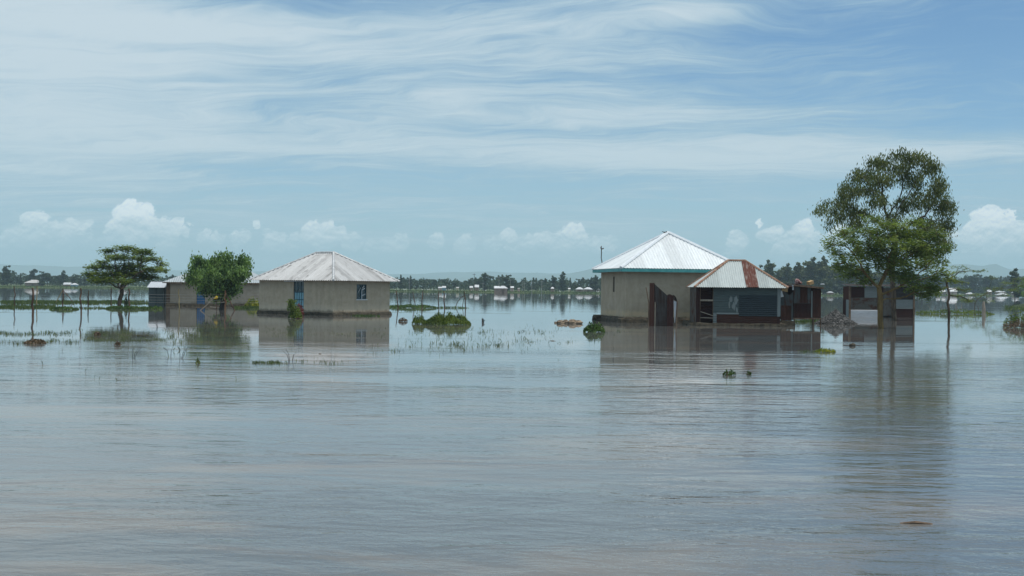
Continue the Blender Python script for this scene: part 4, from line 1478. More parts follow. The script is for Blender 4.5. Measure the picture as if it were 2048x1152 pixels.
pc = mb.build('side_panel', M['pale_iron'], s4)
pc.location = (W_ + .05, .25, -.1)

# ------------------------------------------------------------ 5. kiosk with rust-striped roof
A_ = G(1393, 651)
A_.y += .25
TH = R(-3)
k5 = thing('kiosk', 'corrugated iron kiosk with hipped roof carrying one rust-red strip', 'kiosk', A_, TH)
dK = A_.y
sK = dK / F
W_ = (1555.5 - 1393) * sK * 1.0 / math.cos(TH)
L_ = 3.6
kx = lambda px: (px - 1393) * sK
kz = lambda py, px=1475: P3(px, py, dK).z
ZE = kz(575, 1480)
pl = MB()
plinth(pl, -.45, W_ + .5, -.35, L_ + .3, -.4, .17, 8)
pl.build('plinth', M['plinth'], k5)


def hsheet(mb, x0, x1, z0, z1, y, pitch=.105, amp=.014, uoff=0):
    """horizontal ribs on a front wall"""
    corr(mb, (x0, y, z0), (0, 0, 1), (-1, 0, 0), z1 - z0, x1 - x0, pitch, amp, uoff=uoff)
    # corr puts V along -x: start from the right end
def hs(parent, name, m, x0, x1, z0, z1, y, pitch=.105, amp=.014, uoff=0.0):
    mb = MB()
    corr(mb, (x1, y, z0), (0, 0, 1), (-1, 0, 0), z1 - z0, x1 - x0, pitch, amp, uoff=uoff)
    return mb.build(name, m, parent)


def vsn(parent, name, m, x0, x1, z0, z1, y, pitch=.09, amp=.012, top=None, uoff=0.0):
    mb = MB()
    corr(mb, (x0, y, z0), (1, 0, 0), (0, 0, 1), x1 - x0, (lambda u: top(u) - z0) if top else z1 - z0, pitch, amp, uoff=uoff)
    return mb.build(name, m, parent)


zb = .14
hs(k5, 'wall_panel', M['teal_iron'], kx(1427), kx(1553.5), kz(627), ZE + .05, 0)
hs(k5, 'shutter', M['dark_iron'], kx(1478), kx(1552.5), kz(632), kz(590), -.05, .12, .02)
hs(k5, 'wall_panel', M['pale_iron'], kx(1427), kx(1434), zb, kz(626.8), -.004)
lp = hs(k5, 'lower_panel', M['rust_iron'], kx(1434.2), kx(1554.5), zb, kz(629), -.012)
tag(lp, 'rusty lower panel')
hs(k5, 'sill_strip', M['pale_iron'], kx(1434), kx(1550), kz(628.8), kz(625.5), -.03, .1, .01)
mb = MB()
for cx_, cz_, w2, h2_, sd_ in ((1462, 598, 3.6, 6, 1), (1472, 600, 4.2, 9, 2), (1468, 612, 4.0, 9, 3), (1474, 620, 2.2, 6, 4), (1459, 610, 1.6, 9, 5)):
    r9 = random.Random(sd_)
    ring = [(kx(cx_) + w2 * sK * math.cos(a_ * PI / 5) * r9.uniform(.6, 1.2), -.021 - .001 * sd_, kz(cz_) + h2_ * sK * math.sin(a_ * PI / 5) * r9.uniform(.6, 1.2)) for a_ in range(10)]
    mb.add(ring, [tuple(range(10))])
mb.build('paint_patch', M['pale_iron'], k5)
# side, back and left bay
mb = MB()
corr(mb, (0, L_, zb), (0, -1, 0), (0, 0, 1), L_, ZE - zb, .09, .012)
corr(mb, (W_, 0, zb), (0, 1, 0), (0, 0, 1), L_, ZE - zb, .09, .012)
corr(mb, (W_, L_, zb), (-1, 0, 0), (0, 0, 1), W_, ZE - zb, .09, .012)
mb.build('side_wall', M['dull_iron'], k5)
vsn(k5, 'rusty_panel', M['deep_rust'], kx(1393), kx(1401.5), zb, ZE, -.006)
hs(k5, 'bay_panel', M['deep_rust'], kx(1401.5), kx(1427), zb, ZE, .35, .12, .02)
MB().box(kx(1401.6), kx(1426.8), -.02, .34, kz(602) - .03, kz(599.5)).build('shelf', M['pale_wood'], k5)
MB().bar((kx(1402), -.03, kz(624)), (kx(1427), -.02, kz(632)), .12, .04).bar((kx(1402), -.03, kz(636)), (kx(1427), -.02, kz(636.5)), .14, .04).build('rail', M['pale_wood'], k5)
MB().box(kx(1400.8), kx(1401.6), -.03, .06, zb, ZE).box(kx(1426.2), kx(1427), -.03, .06, zb, ZE).build('post', M['wood'], k5)
MB().box(kx(1553.6), kx(1560), -.03, .05, kz(632), ZE - .02).build('corner_strip', M['pale_iron'], k5)
MB().box(kx(1554), kx(1559), -.03, .05, zb - .1, kz(632.2)).build('corner_foot', M['deep_rust'], k5)
# roof
o5 = .42
x0, x1, y0, y1 = kx(1388), kx(1572.5), -o5, L_ + o5
ym = (y0 + y1) / 2
dm = dK + ym
zr5 = P3(1470, 521.5, dm).z
rx = lambda px: P3(px, 521, dm).x
loc = lambda px: (rx(px) - A_.x) / math.cos(TH) + ym * math.tan(TH) * 1.0
rA, rB = Vector((loc(1455.5), ym, zr5)), Vector((loc(1488.5), ym, zr5))
mb, mr = MB(), MB()
for k, (p, q_, nr, fr_) in enumerate([((x0, y0), (x1, y0), rA, rB), ((x1, y0), (x1, y1), rB, rB), ((x1, y1), (x0, y1), rB, rA), ((x0, y1), (x0, y0), rA, rA)]):
    p3, q3 = Vector((*p, ZE)), Vector((*q_, ZE))
    U = (q3 - p3).normalized()
    E = (q3 - p3).length
    a, b_ = (nr - p3).dot(U), (fr_ - p3).dot(U)
    V = nr - (p3 + U * a)
    fn = (lambda u, a=a, b_=b_, E=E, vt=V.length: vt * min(1, u / a, (E - u) / (E - b_)))
    if k == 0:
        ur0, ur1 = rB.x - x0 - .18, rB.x - x0 + .52
        corr(mb, p3, U, V, ur0, fn, .135, .024)
        corr(mr, p3 + U * (ur0 - .04) + Vector((0, -.012, .03)), U, V, ur1 - ur0 + .08, lambda u: fn(u + ur0 - .04), .135, .024)
        corr(mb, p3 + U * ur1, U, V, E - ur1, lambda u: fn(u + ur1), .135, .024, uoff=3.3)
    else:
        corr(mb, p3, U, V, E, fn, .10, .016, uoff=k * 9.1)
rf = mb.build('roof', M['kiosk_roof'], k5)
tag(mr.build('roof_strip', M['rust_roof'], rf), 'rust-red roof sheet')
cb = MB()
for e, r_ in (((x0, y0), rA), ((x0, y1), rA), ((x1, y0), rB), ((x1, y1), rB)):
    cb.tube([Vector((*e, ZE + .01)), r_ + Vector((0, 0, .02))], .075, 6)
cb.tube([rA + Vector((0, 0, .02)), rB + Vector((0, 0, .02))], .075, 6)
cb.build('ridge_cap', M['rust_cap'], rf)

# ------------------------------------------------------------ 6. narrow latrine stall and 7. booth on stilts
dL = 72.5
sL = dL / F
A_ = Vector((P3(1560, 640, dL).x, dL, 0))
s6 = thing('narrow_stall', 'narrow stall of grey sheet over rust, between the kiosk and the stilt booth', 'stall', A_)
lx = lambda px: (px - 1560) * sL
lz = lambda py: P3(1580, py, dL).z
vsn(s6, 'upper_panel', M['grey_iron'], lx(1561), lx(1585.5), lz(612), 0, 0, top=lambda u: lz(586) + .12 * math.sin(u * 9))
vsn(s6, 'lower_panel', M['rust_iron'], lx(1561.5), lx(1582), lz(640.5), lz(611), -.02)
vsn(s6, 'edge_panel', M['grey_iron'], lx(1582.2), lx(1586), lz(640), lz(611.8), -.018)
mb = MB()
corr(mb, (lx(1560.5), 1.1, lz(640)), (0, -1, 0), (0, 0, 1), 1.1, 2.0, .09, .012)
corr(mb, (lx(1586), 1.1, lz(640)), (-1, 0, 0), (0, 0, 1), lx(1586) - lx(1560.5), 2.0, .09, .012)
mb.build('side_panel', M['dull_iron'], s6)
MB().box(lx(1563), lx(1575), .02, .05, lz(584), lz(576.5)).build('board', M['tan'], s6)
MB().box(lx(1583.5), lx(1586.5), -.05, -.03, lz(580), lz(570)).build('strip', M['white_paint'], s6)
# torn white flap
mb = MB()
mb.add([(lx(1560), -.035, lz(595)), (lx(1567), -.035, lz(593.5)), (lx(1563), -.035, lz(582)), (lx(1561), -.035, lz(581))], [(0, 1, 2, 3)])
mb.build('torn_flap', M['white_paint'], s6)
pl = MB()
plinth(pl, -.3, lx(1588), -.25, 1.2, -.4, lz(641.5), 12)
pl.build('plinth', M['plinth'], s6)
rf = MB()
corr(rf, (-.1, -.15, lz(573)), (1, 0, 0), (0, 1.4, .1), lx(1588) + .1, 1.5, .1, .014)
rf.build('roof', M['rust_iron'], s6)

A_ = Vector((P3(1587, 650, dL).x, dL, 0))
s7 = thing('stilt_booth', 'rusty sheet-iron booth standing on thin stilts beside the kiosk', 'booth', A_, R(4))
lx = lambda px: (px - 1587) * sL
lz = lambda py: P3(1615, py, dL).z
zt_ = lambda u: lz(570.5) - u * .085
wR = lx(1642.5)
vsn(s7, 'upper_panel', M['grey_iron'], 0, lx(1622), lz(607), 0, 0, top=lambda u: zt_(u), uoff=2)
tag(vsn(s7, 'rusty_panel', M['rust_iron'], lx(1600), lx(1614.5), lz(606), 0, -.025, top=lambda u: zt_(u + lx(1600)), uoff=5), 'rust-brown upper panel')
vsn(s7, 'lower_panel', M['deep_rust'], .01, lx(1622), lz(636), lz(606.8), -.02, uoff=8)
vsn(s7, 'middle_strip', M['pale_iron'], lx(1622.2), lx(1625), lz(635), lz(582), -.03)
vsn(s7, 'door', M['rust_iron'], lx(1625.2), wR, lz(634.5), 0, -.015, top=lambda u: zt_(u + lx(1625)) - .12, uoff=3)
mb = MB()
corr(mb, (0, 1.5, lz(636)), (0, -1, 0), (0, 0, 1), 1.5, 2.05, .09, .012)
corr(mb, (wR, 0, lz(636)), (0, 1, 0), (0, 0, 1), 1.5, 1.95, .09, .012)
corr(mb, (wR, 1.5, lz(636)), (-1, 0, 0), (0, 0, 1), wR, 1.95, .09, .012)
mb.build('side_panel', M['rust_iron'], s7)
MB().box(-.03, wR + .05, -.06, 1.55, lz(638.5), lz(636.2)).build('floor_beam', M['wood'], s7)
for px_, yy in ((1588, .03), (1628, .03), (1642, .03), (1592, 1.4), (1640, 1.4)):
    MB().tube([(lx(px_), yy, -.4), (lx(px_) + .02, yy, lz(638.5))], .04, 6).build('stilt', M['wood'], s7)
mb = MB()
corr(mb, (-.08, -.18, lz(569.5)), (1, 0, -.085), (0, 1, .04), wR + .2, 1.9, .1, .014)
mb.build('roof', M['deep_rust'], s7)
MB().bar((-.08, -.2, lz(571)), (wR + .1, -.2, lz(577) + .03), .05, .1).build('roof_batten', M['wood'], s7)
# oddments that lie on the booth roof
bz = lambda px, py: P3(px, py, dL + .3)
p = bz(1595, 567)
b_ = MB()
b_.blob((0, 0, .1), .17, .16, .20, random.Random(3), 8, 6, .25)
b_.blob((.17, .05, .03), .12, .12, .10, random.Random(4), 8, 6, .25)
o = b_.build('cloth_bundle', M['cloth_pink'], smooth=True)
o.location = p
tag(o, 'crumpled pink and dark bundle on the left end of the booth roof', 'bundle')
p = bz(1621, 568)
o = MB().box(-.17, .17, -.14, .14, -.02, .19).build('cardboard_box', M['tan'])
o.location = p
o.rotation_euler = (R(4), R(-16), R(24))
tag(o, 'tan box lying tilted on the booth roof', 'box')
p = bz(1645, 570)
o = MB().box(-.10, .10, -.12, .12, -.03, .03).box(-.08, .08, -.1, .1, .031, .05).build('foam_block', M['white_paint'])
o.location = p + Vector((0, 0, .05))
tag(o, 'small white block at the right end of the booth roof', 'block')

# ------------------------------------------------------------ 8. leaning rusty sheet screen in front of the white-roofed house
A_ = G(1297, 652)
dS = A_.y
sS = dS / F
s8 = thing('sheet_metal_screen', 'jagged rusty sheet-metal screen standing in water before the plastered wall', 'screen', A_)
lx = lambda px: (px - 1297) * sS
lz = lambda py: P3(1325, py, dS).z
MB().tube([(lx(1297.5), 0, -.4), (lx(1297), 0, lz(605)), (lx(1293), 0, lz(583)), (lx(1291.5), 0, lz(575))], [.04, .035, .03, .03], 6).build('post', M['wood'], s8)
MB().box(lx(1298.2), lx(1300), -.01, .03, -.3, lz(566.5)).build('batten', M['pale_wood'], s8)
vsn(s8, 'tall_panel', M['rust_iron'], lx(1298.4), lx(1308), -.3, lz(566), -.04)
tag(MB().box(lx(1309), lx(1310.5), -.03, .01, -.3, lz(604)).build('batten', M['pale_wood'], s8))
vsn(s8, 'sloping_panel', M['brown_iron'], lx(1308.2), lx(1334), -.3, 0, .0, top=lambda u: lz(568) - (lz(568) - lz(591)) * u / (lx(1334) - lx(1308.2)))
tag(vsn(s8, 'red_panel', M['deep_rust'], lx(1333.5), lx(1346.5), -.3, lz(589), -.03, top=lambda u: lz(590) + .05 * math.sin(u * 11)), 'dark red panel')
mb = MB()
fl = [(1345, 589), (1349, 591), (1352, 596), (1354, 601), (1352, 603), (1348, 600), (1345, 598)]
mb.add([(lx(a), -.05 + .06 * (i % 2), lz(b2)) for i, (a, b2) in enumerate(fl)] + [(lx(a), .05, lz(b2)) for a, b2 in fl], [tuple(range(7)), tuple(range(13, 6, -1))] + [(i, (i + 1) % 7, 7 + (i + 1) % 7, 7 + i) for i in range(7)])
mb.build('bent_corner', M['brown_iron'], s8)
mb = MB()
mb.add([(lx(1346.6), .02, lz(601)), (lx(1353), .02, lz(603)), (lx(1350), .02, lz(645)), (lx(1349), .02, lz(645))], [(0, 3, 2, 1)])
mb.build('white_scrap', M['white_sheet'], s8)
MB().tube([(lx(1352), 0, -.4), (lx(1354), 0, lz(602))], .04, 6).build('post', M['wood'], s8)

# ------------------------------------------------------------ 9. patched shed behind the thorn tree
d9 = 99.0
s9_ = d9 / F
A_ = Vector((P3(1698, 634, d9).x, d9, 0))
s9 = thing('patched_shed', 'long shed of patched rusty, grey and white sheets behind the thorn tree', 'shed', A_)
lx = lambda px: (px - 1698) * s9_
lz = lambda py: P3(1757, py, d9).z
zt = lz(573)
MB().box(lx(1697.6), lx(1701.5), -.04, .08, -.3, zt).build('post', M['wood'], s9)
hs(s9, 'rusty_panel', M['deep_rust'], lx(1702), lx(1728.5), lz(595), zt - .03, .02)
hs(s9, 'upper_panel', M['pale_iron'], lx(1728.7), lx(1754), lz(596), zt - .02, .02, uoff=4)
hs(s9, 'middle_panel', M['dull_iron'], lx(1701.6), lx(1754), lz(620), lz(595.5), .0, uoff=6)
hs(s9, 'white_panel', M['white_sheet'], lx(1701.4), lx(1754.5), -.2, lz(620.3), -.03)
MB().box(lx(1754.6), lx(1759), -.03, .1, -.3, zt).build('post', M['wood'], s9)
vsn(s9, 'cloth_wall', M['dull_iron'], lx(1766), lx(1784), .12, zt - .1, .1, .4, .03)
vsn(s9, 'dark_panel', M['deep_rust'], lx(1759.2), lx(1766), -.2, zt, .05)
MB().box(lx(1784.2), lx(1786), .0, .1, -.3, zt).build('post', M['wood'], s9)
hs(s9, 'brown_panel', M['brown_iron'], lx(1791), lx(1826), lz(598.5), zt, .0, uoff=3)
hs(s9, 'grey_panel', M['pale_iron'], lx(1791), lx(1825), lz(617), lz(598.8), -.02)
hs(s9, 'lower_rusty_panel', M['deep_rust'], lx(1791), lx(1825.5), -.2, lz(617.3), .0)
MB().box(lx(1826), lx(1829), -.05, .08, -.3, zt + .02).build('post', M['wood'], s9)
mb = MB()
corr(mb, (0, 1.8, lz(600)), (0, -1, 0), (0, 0, 1), 1.8, zt - lz(600), .1, .012)
mb.build('side_panel', M['rust_iron'], s9)
mb = MB()
corr(mb, (-.01, 1.8, -.2), (0, -1, 0), (0, 0, 1), .95, lz(600) + .2, .1, .012)
mb.build('side_panel', M['deep_rust'], s9)
mb = MB()
corr(mb, (-.02, .84, -.2), (0, -1, 0), (0, 0, 1), .8, lz(600) + .2, .1, .012)
mb.build('side_strip', M['pale_iron'], s9)
mb = MB()
corr(mb, (lx(1829), .08, -.2), (0, 1, 0), (0, 0, 1), 1.7, zt + .1, .1, .012)
corr(mb, (lx(1829), 1.8, -.2), (-1, 0, 0), (0, 0, 1), lx(1829), zt + .1, .1, .012)
mb.build('back_wall', M['dull_iron'], s9)
mb = MB()
corr(mb, (-.15, -.25, zt + .03), (1, 0, 0), (0, 2.2, .16), lx(1829) + .35, 2.3, .1, .014)
mb.build('roof', M['brown_iron'], s9)

# ------------------------------------------------------------ gravel heap
A_ = G(1680, 648)
A_.y += 1.0
rr = random.Random(12)
mb = MB()
hh, rx_, ry_ = .98, 1.45, 1.1
vv = []
for j in range(9):
    for k in range(28):
        an = 2 * PI * k / 28
        q_ = j / 8
        z = hh * (1 - q_) ** 1.15 + rr.uniform(-.03, .03) - (.15 if j == 8 else 0)
        vv.append((rx_ * q_ * math.cos(an) * rr.uniform(.95, 1.05), ry_ * q_ * math.sin(an), z))
ff = [(j * 28 + k, (j + 1) * 28 + k, (j + 1) * 28 + (k + 1) % 28, j * 28 + (k + 1) % 28) for j in range(8) for k in range(28)]
mb.add(vv, ff)
for _ in range(1100):
    an, q_ = rr.uniform(0, 2 * PI), math.sqrt(rr.uniform(0, 1))
    s_ = rr.uniform(.025, .06)
    mb.blob((rx_ * q_ * math.cos(an), ry_ * q_ * math.sin(an), hh * (1 - q_) ** 1.15 + .01), s_, s_, s_ * .8, rr, 5, 4, .3)
o = mb.build('gravel_heap', M['gravel'])
o.location = A_
tag(o, 'cone-shaped heap of grey gravel between the stilt booth and the shed', 'heap')

# ------------------------------------------------------------ stones
def rock(name, label, cat, px, py, rx, rz, seed, group=None, m='stone'):
    rr_ = random.Random(seed)
    mb_ = MB()
    mb_.blob((0, 0, rz * .35), rx, rx * .7, rz, rr_, 9, 7, .22)
    mb_.blob((rx * .25, 0, rz * .7), rx * .6, rx * .4, rz * .6, rr_, 8, 6, .25)
    o_ = mb_.build(name, M[m])
    o_.location = G(px, py)
    return tag(o_, label, cat, group)


rock('stone', 'small dark stone at the left end of the stone row', 'stone', 1111, 646, .09, .07, 1)
rock('stone', 'long brown stone, second from the left in the stone row', 'stone', 1121, 647, .27, .16, 2)
rock('stone', 'rounded brown stone in the middle of the row', 'stone', 1131.5, 646.5, .17, .17, 3)
rock('stone', 'largest tan stone, right of the gap in the row', 'stone', 1144, 647.5, .28, .21, 4)
rock('stone', 'flat tan stone at the right end of the row', 'stone', 1156, 647.5, .30, .17, 5)
rock('boulder', 'dark boulder at the left corner of the white-roofed house footing', 'boulder', 1197, 641, .35, .28, 6, m='plinth')
rock('boulder', 'grey slab at the left foot of the kiosk', 'boulder', 1386, 650, .42, .16, 7, m='plinth')
rock('boulder', 'pale lump of concrete at the right foot of the kiosk', 'boulder', 1563, 650.5, .36, .17, 8)
rock('stone', 'dark lump breaking the open water below the gravel heap', 'stone', 1704, 692, .14, .09, 9, m='plinth')


# ------------------------------------------------------------ posts
def post(px0, y0_, px1, y1_, r, m, label, name='fence_post', group='fence posts standing in the flood', d=None, sink=.4, bend=0.0):
    """from its foot at (px0, y0_) on the water to its head at (px1, y1_)"""
    a = G(px0, y0_) if d is None else P3(px0, y0_, d)
    b_ = P3(px1, y1_, a.y)
    rr_ = random.Random(int(px0 * 7 + y0_))
    pts = []
    v = b_ - a
    n_ = 5
    for k in range(n_ + 1):
        q = k / n_
        off = Vector((math.sin(q * PI) * bend, 0, 0)) + Vector((rr_.uniform(-1, 1), rr_.uniform(-1, 1), 0)) * r * 1.1 * (0 < k < n_)
        pts.append(v * q + off)
    pts[0] = pts[0] - v.normalized() * sink
    o_ = MB().tube(pts, [r * 1.1] + [r * (1 - .15 * k / n_) for k in range(1, n_ + 1)], 7).build(name, M[m])
    o_.location = a
    return tag(o_, label, 'post', group)


post(30, 614, 29, 573, .05, 'post', 'dark post at the far left edge of the fence')
post(65, 632, 65, 576, .075, 'post', 'thick red-brown post nearest the viewer, left of the acacia')
post(74, 609, 73.5, 572, .055, 'pale_post', 'pale yellowish post just right of the thick one')
post(126, 611, 126, 577, .07, 'post', 'dark post held by two slanting props')
post(162, 627, 161.5, 576, .06, 'post', 'dark crooked post left of the acacia trunk')
post(177, 613, 177.5, 581, .045, 'post', 'thin post half lost under the acacia crown')
post(175.5, 612, 175, 592, .03, 'post', 'short thin stake touching the post under the acacia crown')
post(223, 611, 222.5, 575, .055, 'post', 'post just left of the acacia trunk')
post(258.5, 618, 257.5, 577, .075, 'post', 'stout brown post right of the acacia trunk')
post(358.5, 625, 357.5, 578, .045, 'pale_post', 'slim pale post before the wall of the back house')
post(450.5, 620, 450, 580, .085, 'orange_post', 'bright orange-brown post under the bushy tree')
post(432, 620, 433, 592, .04, 'post', 'thin dark post carrying the yellow bag')
post(112, 605, 125.5, 580, .05, 'pale_post', 'pale slanting prop on the left of the braced post', 'prop_pole', 'slanting props', sink=.3)
post(148, 606, 127, 581, .045, 'post', 'dark slanting prop on the right of the braced post', 'prop_pole', 'slanting props', sink=.3)
post(401, 621, 430, 594, .05, 'pale_wood', 'pale slanting pole with a yellow bag at its top', 'prop_pole', 'slanting props', sink=.2)
post(469, 621, 452, 588, .055, 'post', 'dark slanting prop right of the orange post', 'prop_pole', 'slanting props', sink=.2)
post(796, 617, 792, 581, .055, 'post', 'first post right of the hipped house, leaning left')
post(831, 611, 825.5, 584, .05, 'post', 'leaning post on the weed bank right of the hipped house')
post(844, 617, 846, 581, .055, 'post', 'curved post left of the leafy islet', bend=-.04)
post(879, 617, 877.5, 583, .055, 'post', 'left one of the two close posts behind the leafy islet', bend=-.05)
post(889.5, 617, 887.5, 582, .065, 'post', 'right one of the two close posts behind the leafy islet')
post(931.5, 617, 929, 583, .055, 'post', 'last post of the row, propped by two bent branches')
for pts_, r_, lab in (([(909, 614), (915, 604), (921, 596), (929, 591.5)], .045, 'long bent branch propping the last post of the row'),
                      ([(923, 614), (926, 606), (928.5, 596)], .03, 'short thin branch propping the last post of the row')):
    a = G(*pts_[0])
    o = MB().tube([P3(x, y, a.y) - a - (Vector((0, 0, .25)) if k == 0 else Vector()) for k, (x, y) in enumerate(pts_)], r_, 6).build('prop_pole', M['post'])
    o.location = a
    tag(o, lab, 'post', 'slanting props')
post(967, 627, 966, 600, .13, 'post', 'x') if False else None
# low rail
a = G(420, 616.5)
b_ = G(453, 619)
o = MB().tube([Vector((0, 0, .12)), Vector((b_.x - a.x, b_.y - a.y, .12))], .045, 6).build('wooden_rail', M['pale_wood'])
o.location = a
tag(o, 'pale rail lying low between the yellow-bag post and the orange post', 'rail')
p4 = P3(423, 604.5, G(433, 620).y)
o = MB().tube([Vector((0, 0, 0)), P3(449, 604, G(433, 620).y) - p4], .025, 5).build('wooden_rail', M['pale_wood'])
o.location = p4
tag(o, 'thin upper rail between the yellow-bag post and the orange post', 'rail')
# yellow bag
pb = P3(433, 594, G(433, 620).y - .1)
b_ = MB()
b_.blob((0, 0, -.06), .12, .09, .13, random.Random(8), 9, 7, .14)
b_.tube([(0.02, 0, .05), (.03, 0, .12)], [.06, .03], 6)
b_.tube([(-.10, 0, -.10), (-.17, 0, -.19)], [.06, .04], 6)
o = b_.build('plastic_bag', M['yellow'], smooth=True)
o.location = pb
tag(o, 'bright yellow plastic bag tied to the thin post by the bushy tree', 'bag')


# wire strands from the post right of the acacia across the back house wall
def wire(pts, label):
    ws = [P3(px, py, d) for px, py, d in pts]
    a = ws[0]
    path = []
    for p, q in zip(ws, ws[1:]):
        for k in range(6):
            t_ = k / 6
            path.append(p + (q - p) * t_ - a - Vector((0, 0, .05 * math.sin(t_ * PI))))
    path.append(ws[-1] - a)
    o = MB().tube(path, .009, 4).build('fence_wire', M['wire'])
    o.location = a
    tag(o, label, 'wire', 'wire strands of the drowned fence')


dA, dB, dC = G(258.5, 618).y, G(358.5, 625).y, G(450.5, 620).y
for k, (y_, lab) in enumerate(((589, 'highest wire strand crossing the back house wall'), (594.5, 'second wire strand crossing the back house wall'),
                               (600, 'third wire strand crossing the back house wall'), (605, 'lowest wire strand crossing the back house wall'))):
    wire([(258, y_ - 2, dA), (358, y_, dB), (450, y_, dC), (519, y_, dC + 3)], lab)

# ------------------------------------------------------------ water plants
def blades(name, spots, m, label=None, cat=None, kind=None, seed=0, wd_=.022):
    """spots: (px0, px1, py0, py1, n, height)"""
    rng_ = np.random.default_rng(seed)
    P, Hh, Wd = [], [], []
    for a, b2, y0_, y1_, n_, h_ in spots:
        # uneven tufts
        nc = max(2, n_ // 16)
        cs = np.c_[rng_.uniform(a, b2, nc), rng_.uniform(y0_, y1_, nc)]
        for _ in range(n_):
            if rng_.random() < .7:
                c = cs[rng_.integers(nc)]
                px_, py_ = c[0] + rng_.normal(0, (b2 - a) * .025 + 1), c[1] + rng_.normal(0, (y1_ - y0_) * .06 + .15)
                py_ = py_ if y0_ - 1 < py_ < y1_ + 1 else rng_.normal((y0_ + y1_) / 2, (y1_ - y0_) / 4)
            else:
                px_, py_ = rng_.uniform(a, b2), rng_.normal((y0_ + y1_) / 2, (y1_ - y0_) / 3.2)
            P.append(G(px_, py_))
            Hh.append(h_ * rng_.uniform(.35, 1.2))
    P = np.array(P)
    Hh = np.array(Hh)
    n_ = len(P)
    w = wd_ * rng_.uniform(.6, 1.3, n_)
    ang = rng_.uniform(-.5, .5, n_)
    sx = np.c_[np.cos(ang), np.sin(ang), np.zeros(n_)] * w[:, None]
    ln_ = np.c_[rng_.normal(0, .35, n_), rng_.normal(0, .2, n_), np.zeros(n_)] * Hh[:, None]
    up = np.c_[np.zeros(n_), np.zeros(n_), Hh]
    base = P - np.array([0, 0, .03])
    v = np.stack([base - sx / 2, base + sx / 2, P + ln_ * .4 + up * .6 + sx * .35, P + ln_ + up], 1)
    o_ = np_mesh(name, v, 4, m)
    if kind:
        o_['kind'] = kind
    if label:
        tag(o_, label, cat)
    return o_


def leafy(name, label, cat, px0, px1, py, h_, nleaf, m, seed, ll=.13, lw=.09, depth=None, mode='random', group=None, twig=None, shape=.5, part=None):
    """mound of leaves floating on or rooted at the water line: width px0..px1, height h_ metres"""
    rng_ = np.random.default_rng(seed)
    a, b2 = G(px0, py), G(px1, py)
    c = (a + b2) / 2
    w = (b2 - a).length / 2
    dp = depth or w * .7
    n_ = nleaf
    ang = rng_.uniform(0, 2 * PI, n_)
    rad = np.sqrt(rng_.uniform(0, 1, n_))
    lump = 1 + .28 * np.sin(ang * 5 + seed) + .2 * np.sin(rad * 9 + ang * 3 + seed * 2)
    z = h_ * (1 - rad ** 2) ** shape * lump * rng_.uniform(.1, 1.0, n_) ** .6
    cc = np.c_[np.cos(ang) * rad * w, np.sin(ang) * rad * dp, np.maximum(z, .015)]
    root = thing(name, label, cat, c, 0, group)
    np_mesh('leaves', leaf_quads(cc, rng_, ll, lw, mode), 4, m, root)
    mb_ = MB()
    rr_ = random.Random(seed)
    for _ in range(8):
        an, q = rr_.uniform(0, 6.28), rr_.uniform(0, .8)
        x, y = math.cos(an) * q * w, math.sin(an) * q * dp
        mb_.tube([(x * .8, y * .8, -.15), (x, y, h_ * (1 - q * q) ** shape * .8)], [.012, .006], 4)
    mb_.build('stems', twig or M['dry_twig'], root)
    return root


# thin grass lines far out on the left, drowned grass and weed beds (nobody could count the blades)
blades('grass', [(-20, 290, 602.5, 605, 2600, .22), (-20, 320, 606, 608.5, 900, .20), (0, 110, 612, 615.5, 700, .2), (-20, 300, 615, 618, 500, .16),
                 (770, 860, 612.5, 614, 300, .2), (1590, 1640, 643, 645, 260, .18), (470, 520, 615, 618, 600, .2), (700, 760, 631.5, 633, 160, .12), (1330, 1380, 643, 645, 60, .1)], M['blade'], kind='stuff', seed=1, wd_=.09)
blades('drowned_grass', [(-10, 150, 664, 671, 520, .10), (-20, 160, 680, 688, 360, .09), (165, 345, 675, 683, 1100, .05), (160, 330, 660, 672, 260, .07),
                         (376, 498, 652, 680, 1200, .045), (330, 380, 655, 700, 160, .13), (520, 780, 655, 676, 420, .06),
                         (505, 560, 724, 728, 300, .07), (560, 760, 716, 729, 90, .07), (780, 1120, 652, 705, 420, .11),
                         (960, 1110, 662, 668, 110, .09), (860, 1010, 687, 695, 160, .11), (1050, 1180, 680, 690, 40, .09), (1600, 1668, 700, 706, 200, .07),
                         (700, 960, 690, 710, 60, .11), (1190, 1250, 660, 672, 40, .10)] + [(x_, x_ + 1, y_, y_ + 1, 1, .12) for x_, y_ in
                         [(random.Random(q).uniform(0, 520), random.Random(q + 99).uniform(690, 765)) for q in range(26)]], M['blade_dull'], kind='stuff', seed=2, wd_=.011)

hy = 'floating water-plant patches'
leafy('water_hyacinth', 'floating plants below the propped post, left of the acacia', 'water plants', 98, 158, 619, .22, 700, M['leaf_hyacinth'], 61, .12, .10, 1.1, 'up', hy)
leafy('water_hyacinth', 'floating plants ringing the foot of the acacia', 'water plants', 207, 300, 618, .26, 1200, M['leaf_hyacinth'], 62, .13, .10, 1.3, 'up', hy)
leafy('water_hyacinth', 'floating plants in front of the small teal shop', 'water plants', 290, 326, 618, .22, 420, M['leaf_hyacinth'], 63, .12, .10, .9, 'up', hy)
leafy('water_hyacinth', 'bright floating plants before the left corner of the tall house', 'water plants', 1168, 1209, 664, .42, 620, M['leaf_hyacinth'], 64, .12, .09, .5, 'up', hy)
leafy('water_hyacinth', 'small tuft of spiky plants in open water below the kiosk', 'water plants', 1445, 1472, 751, .14, 90, M['leaf_hyacinth'], 65, .09, .03, .12, 'up', hy)
leafy('water_hyacinth', 'tiniest spiky tuft right of the one below the kiosk', 'water plants', 1493, 1503, 750, .11, 26, M['leaf_hyacinth'], 66, .08, .03, .06, 'up', hy)
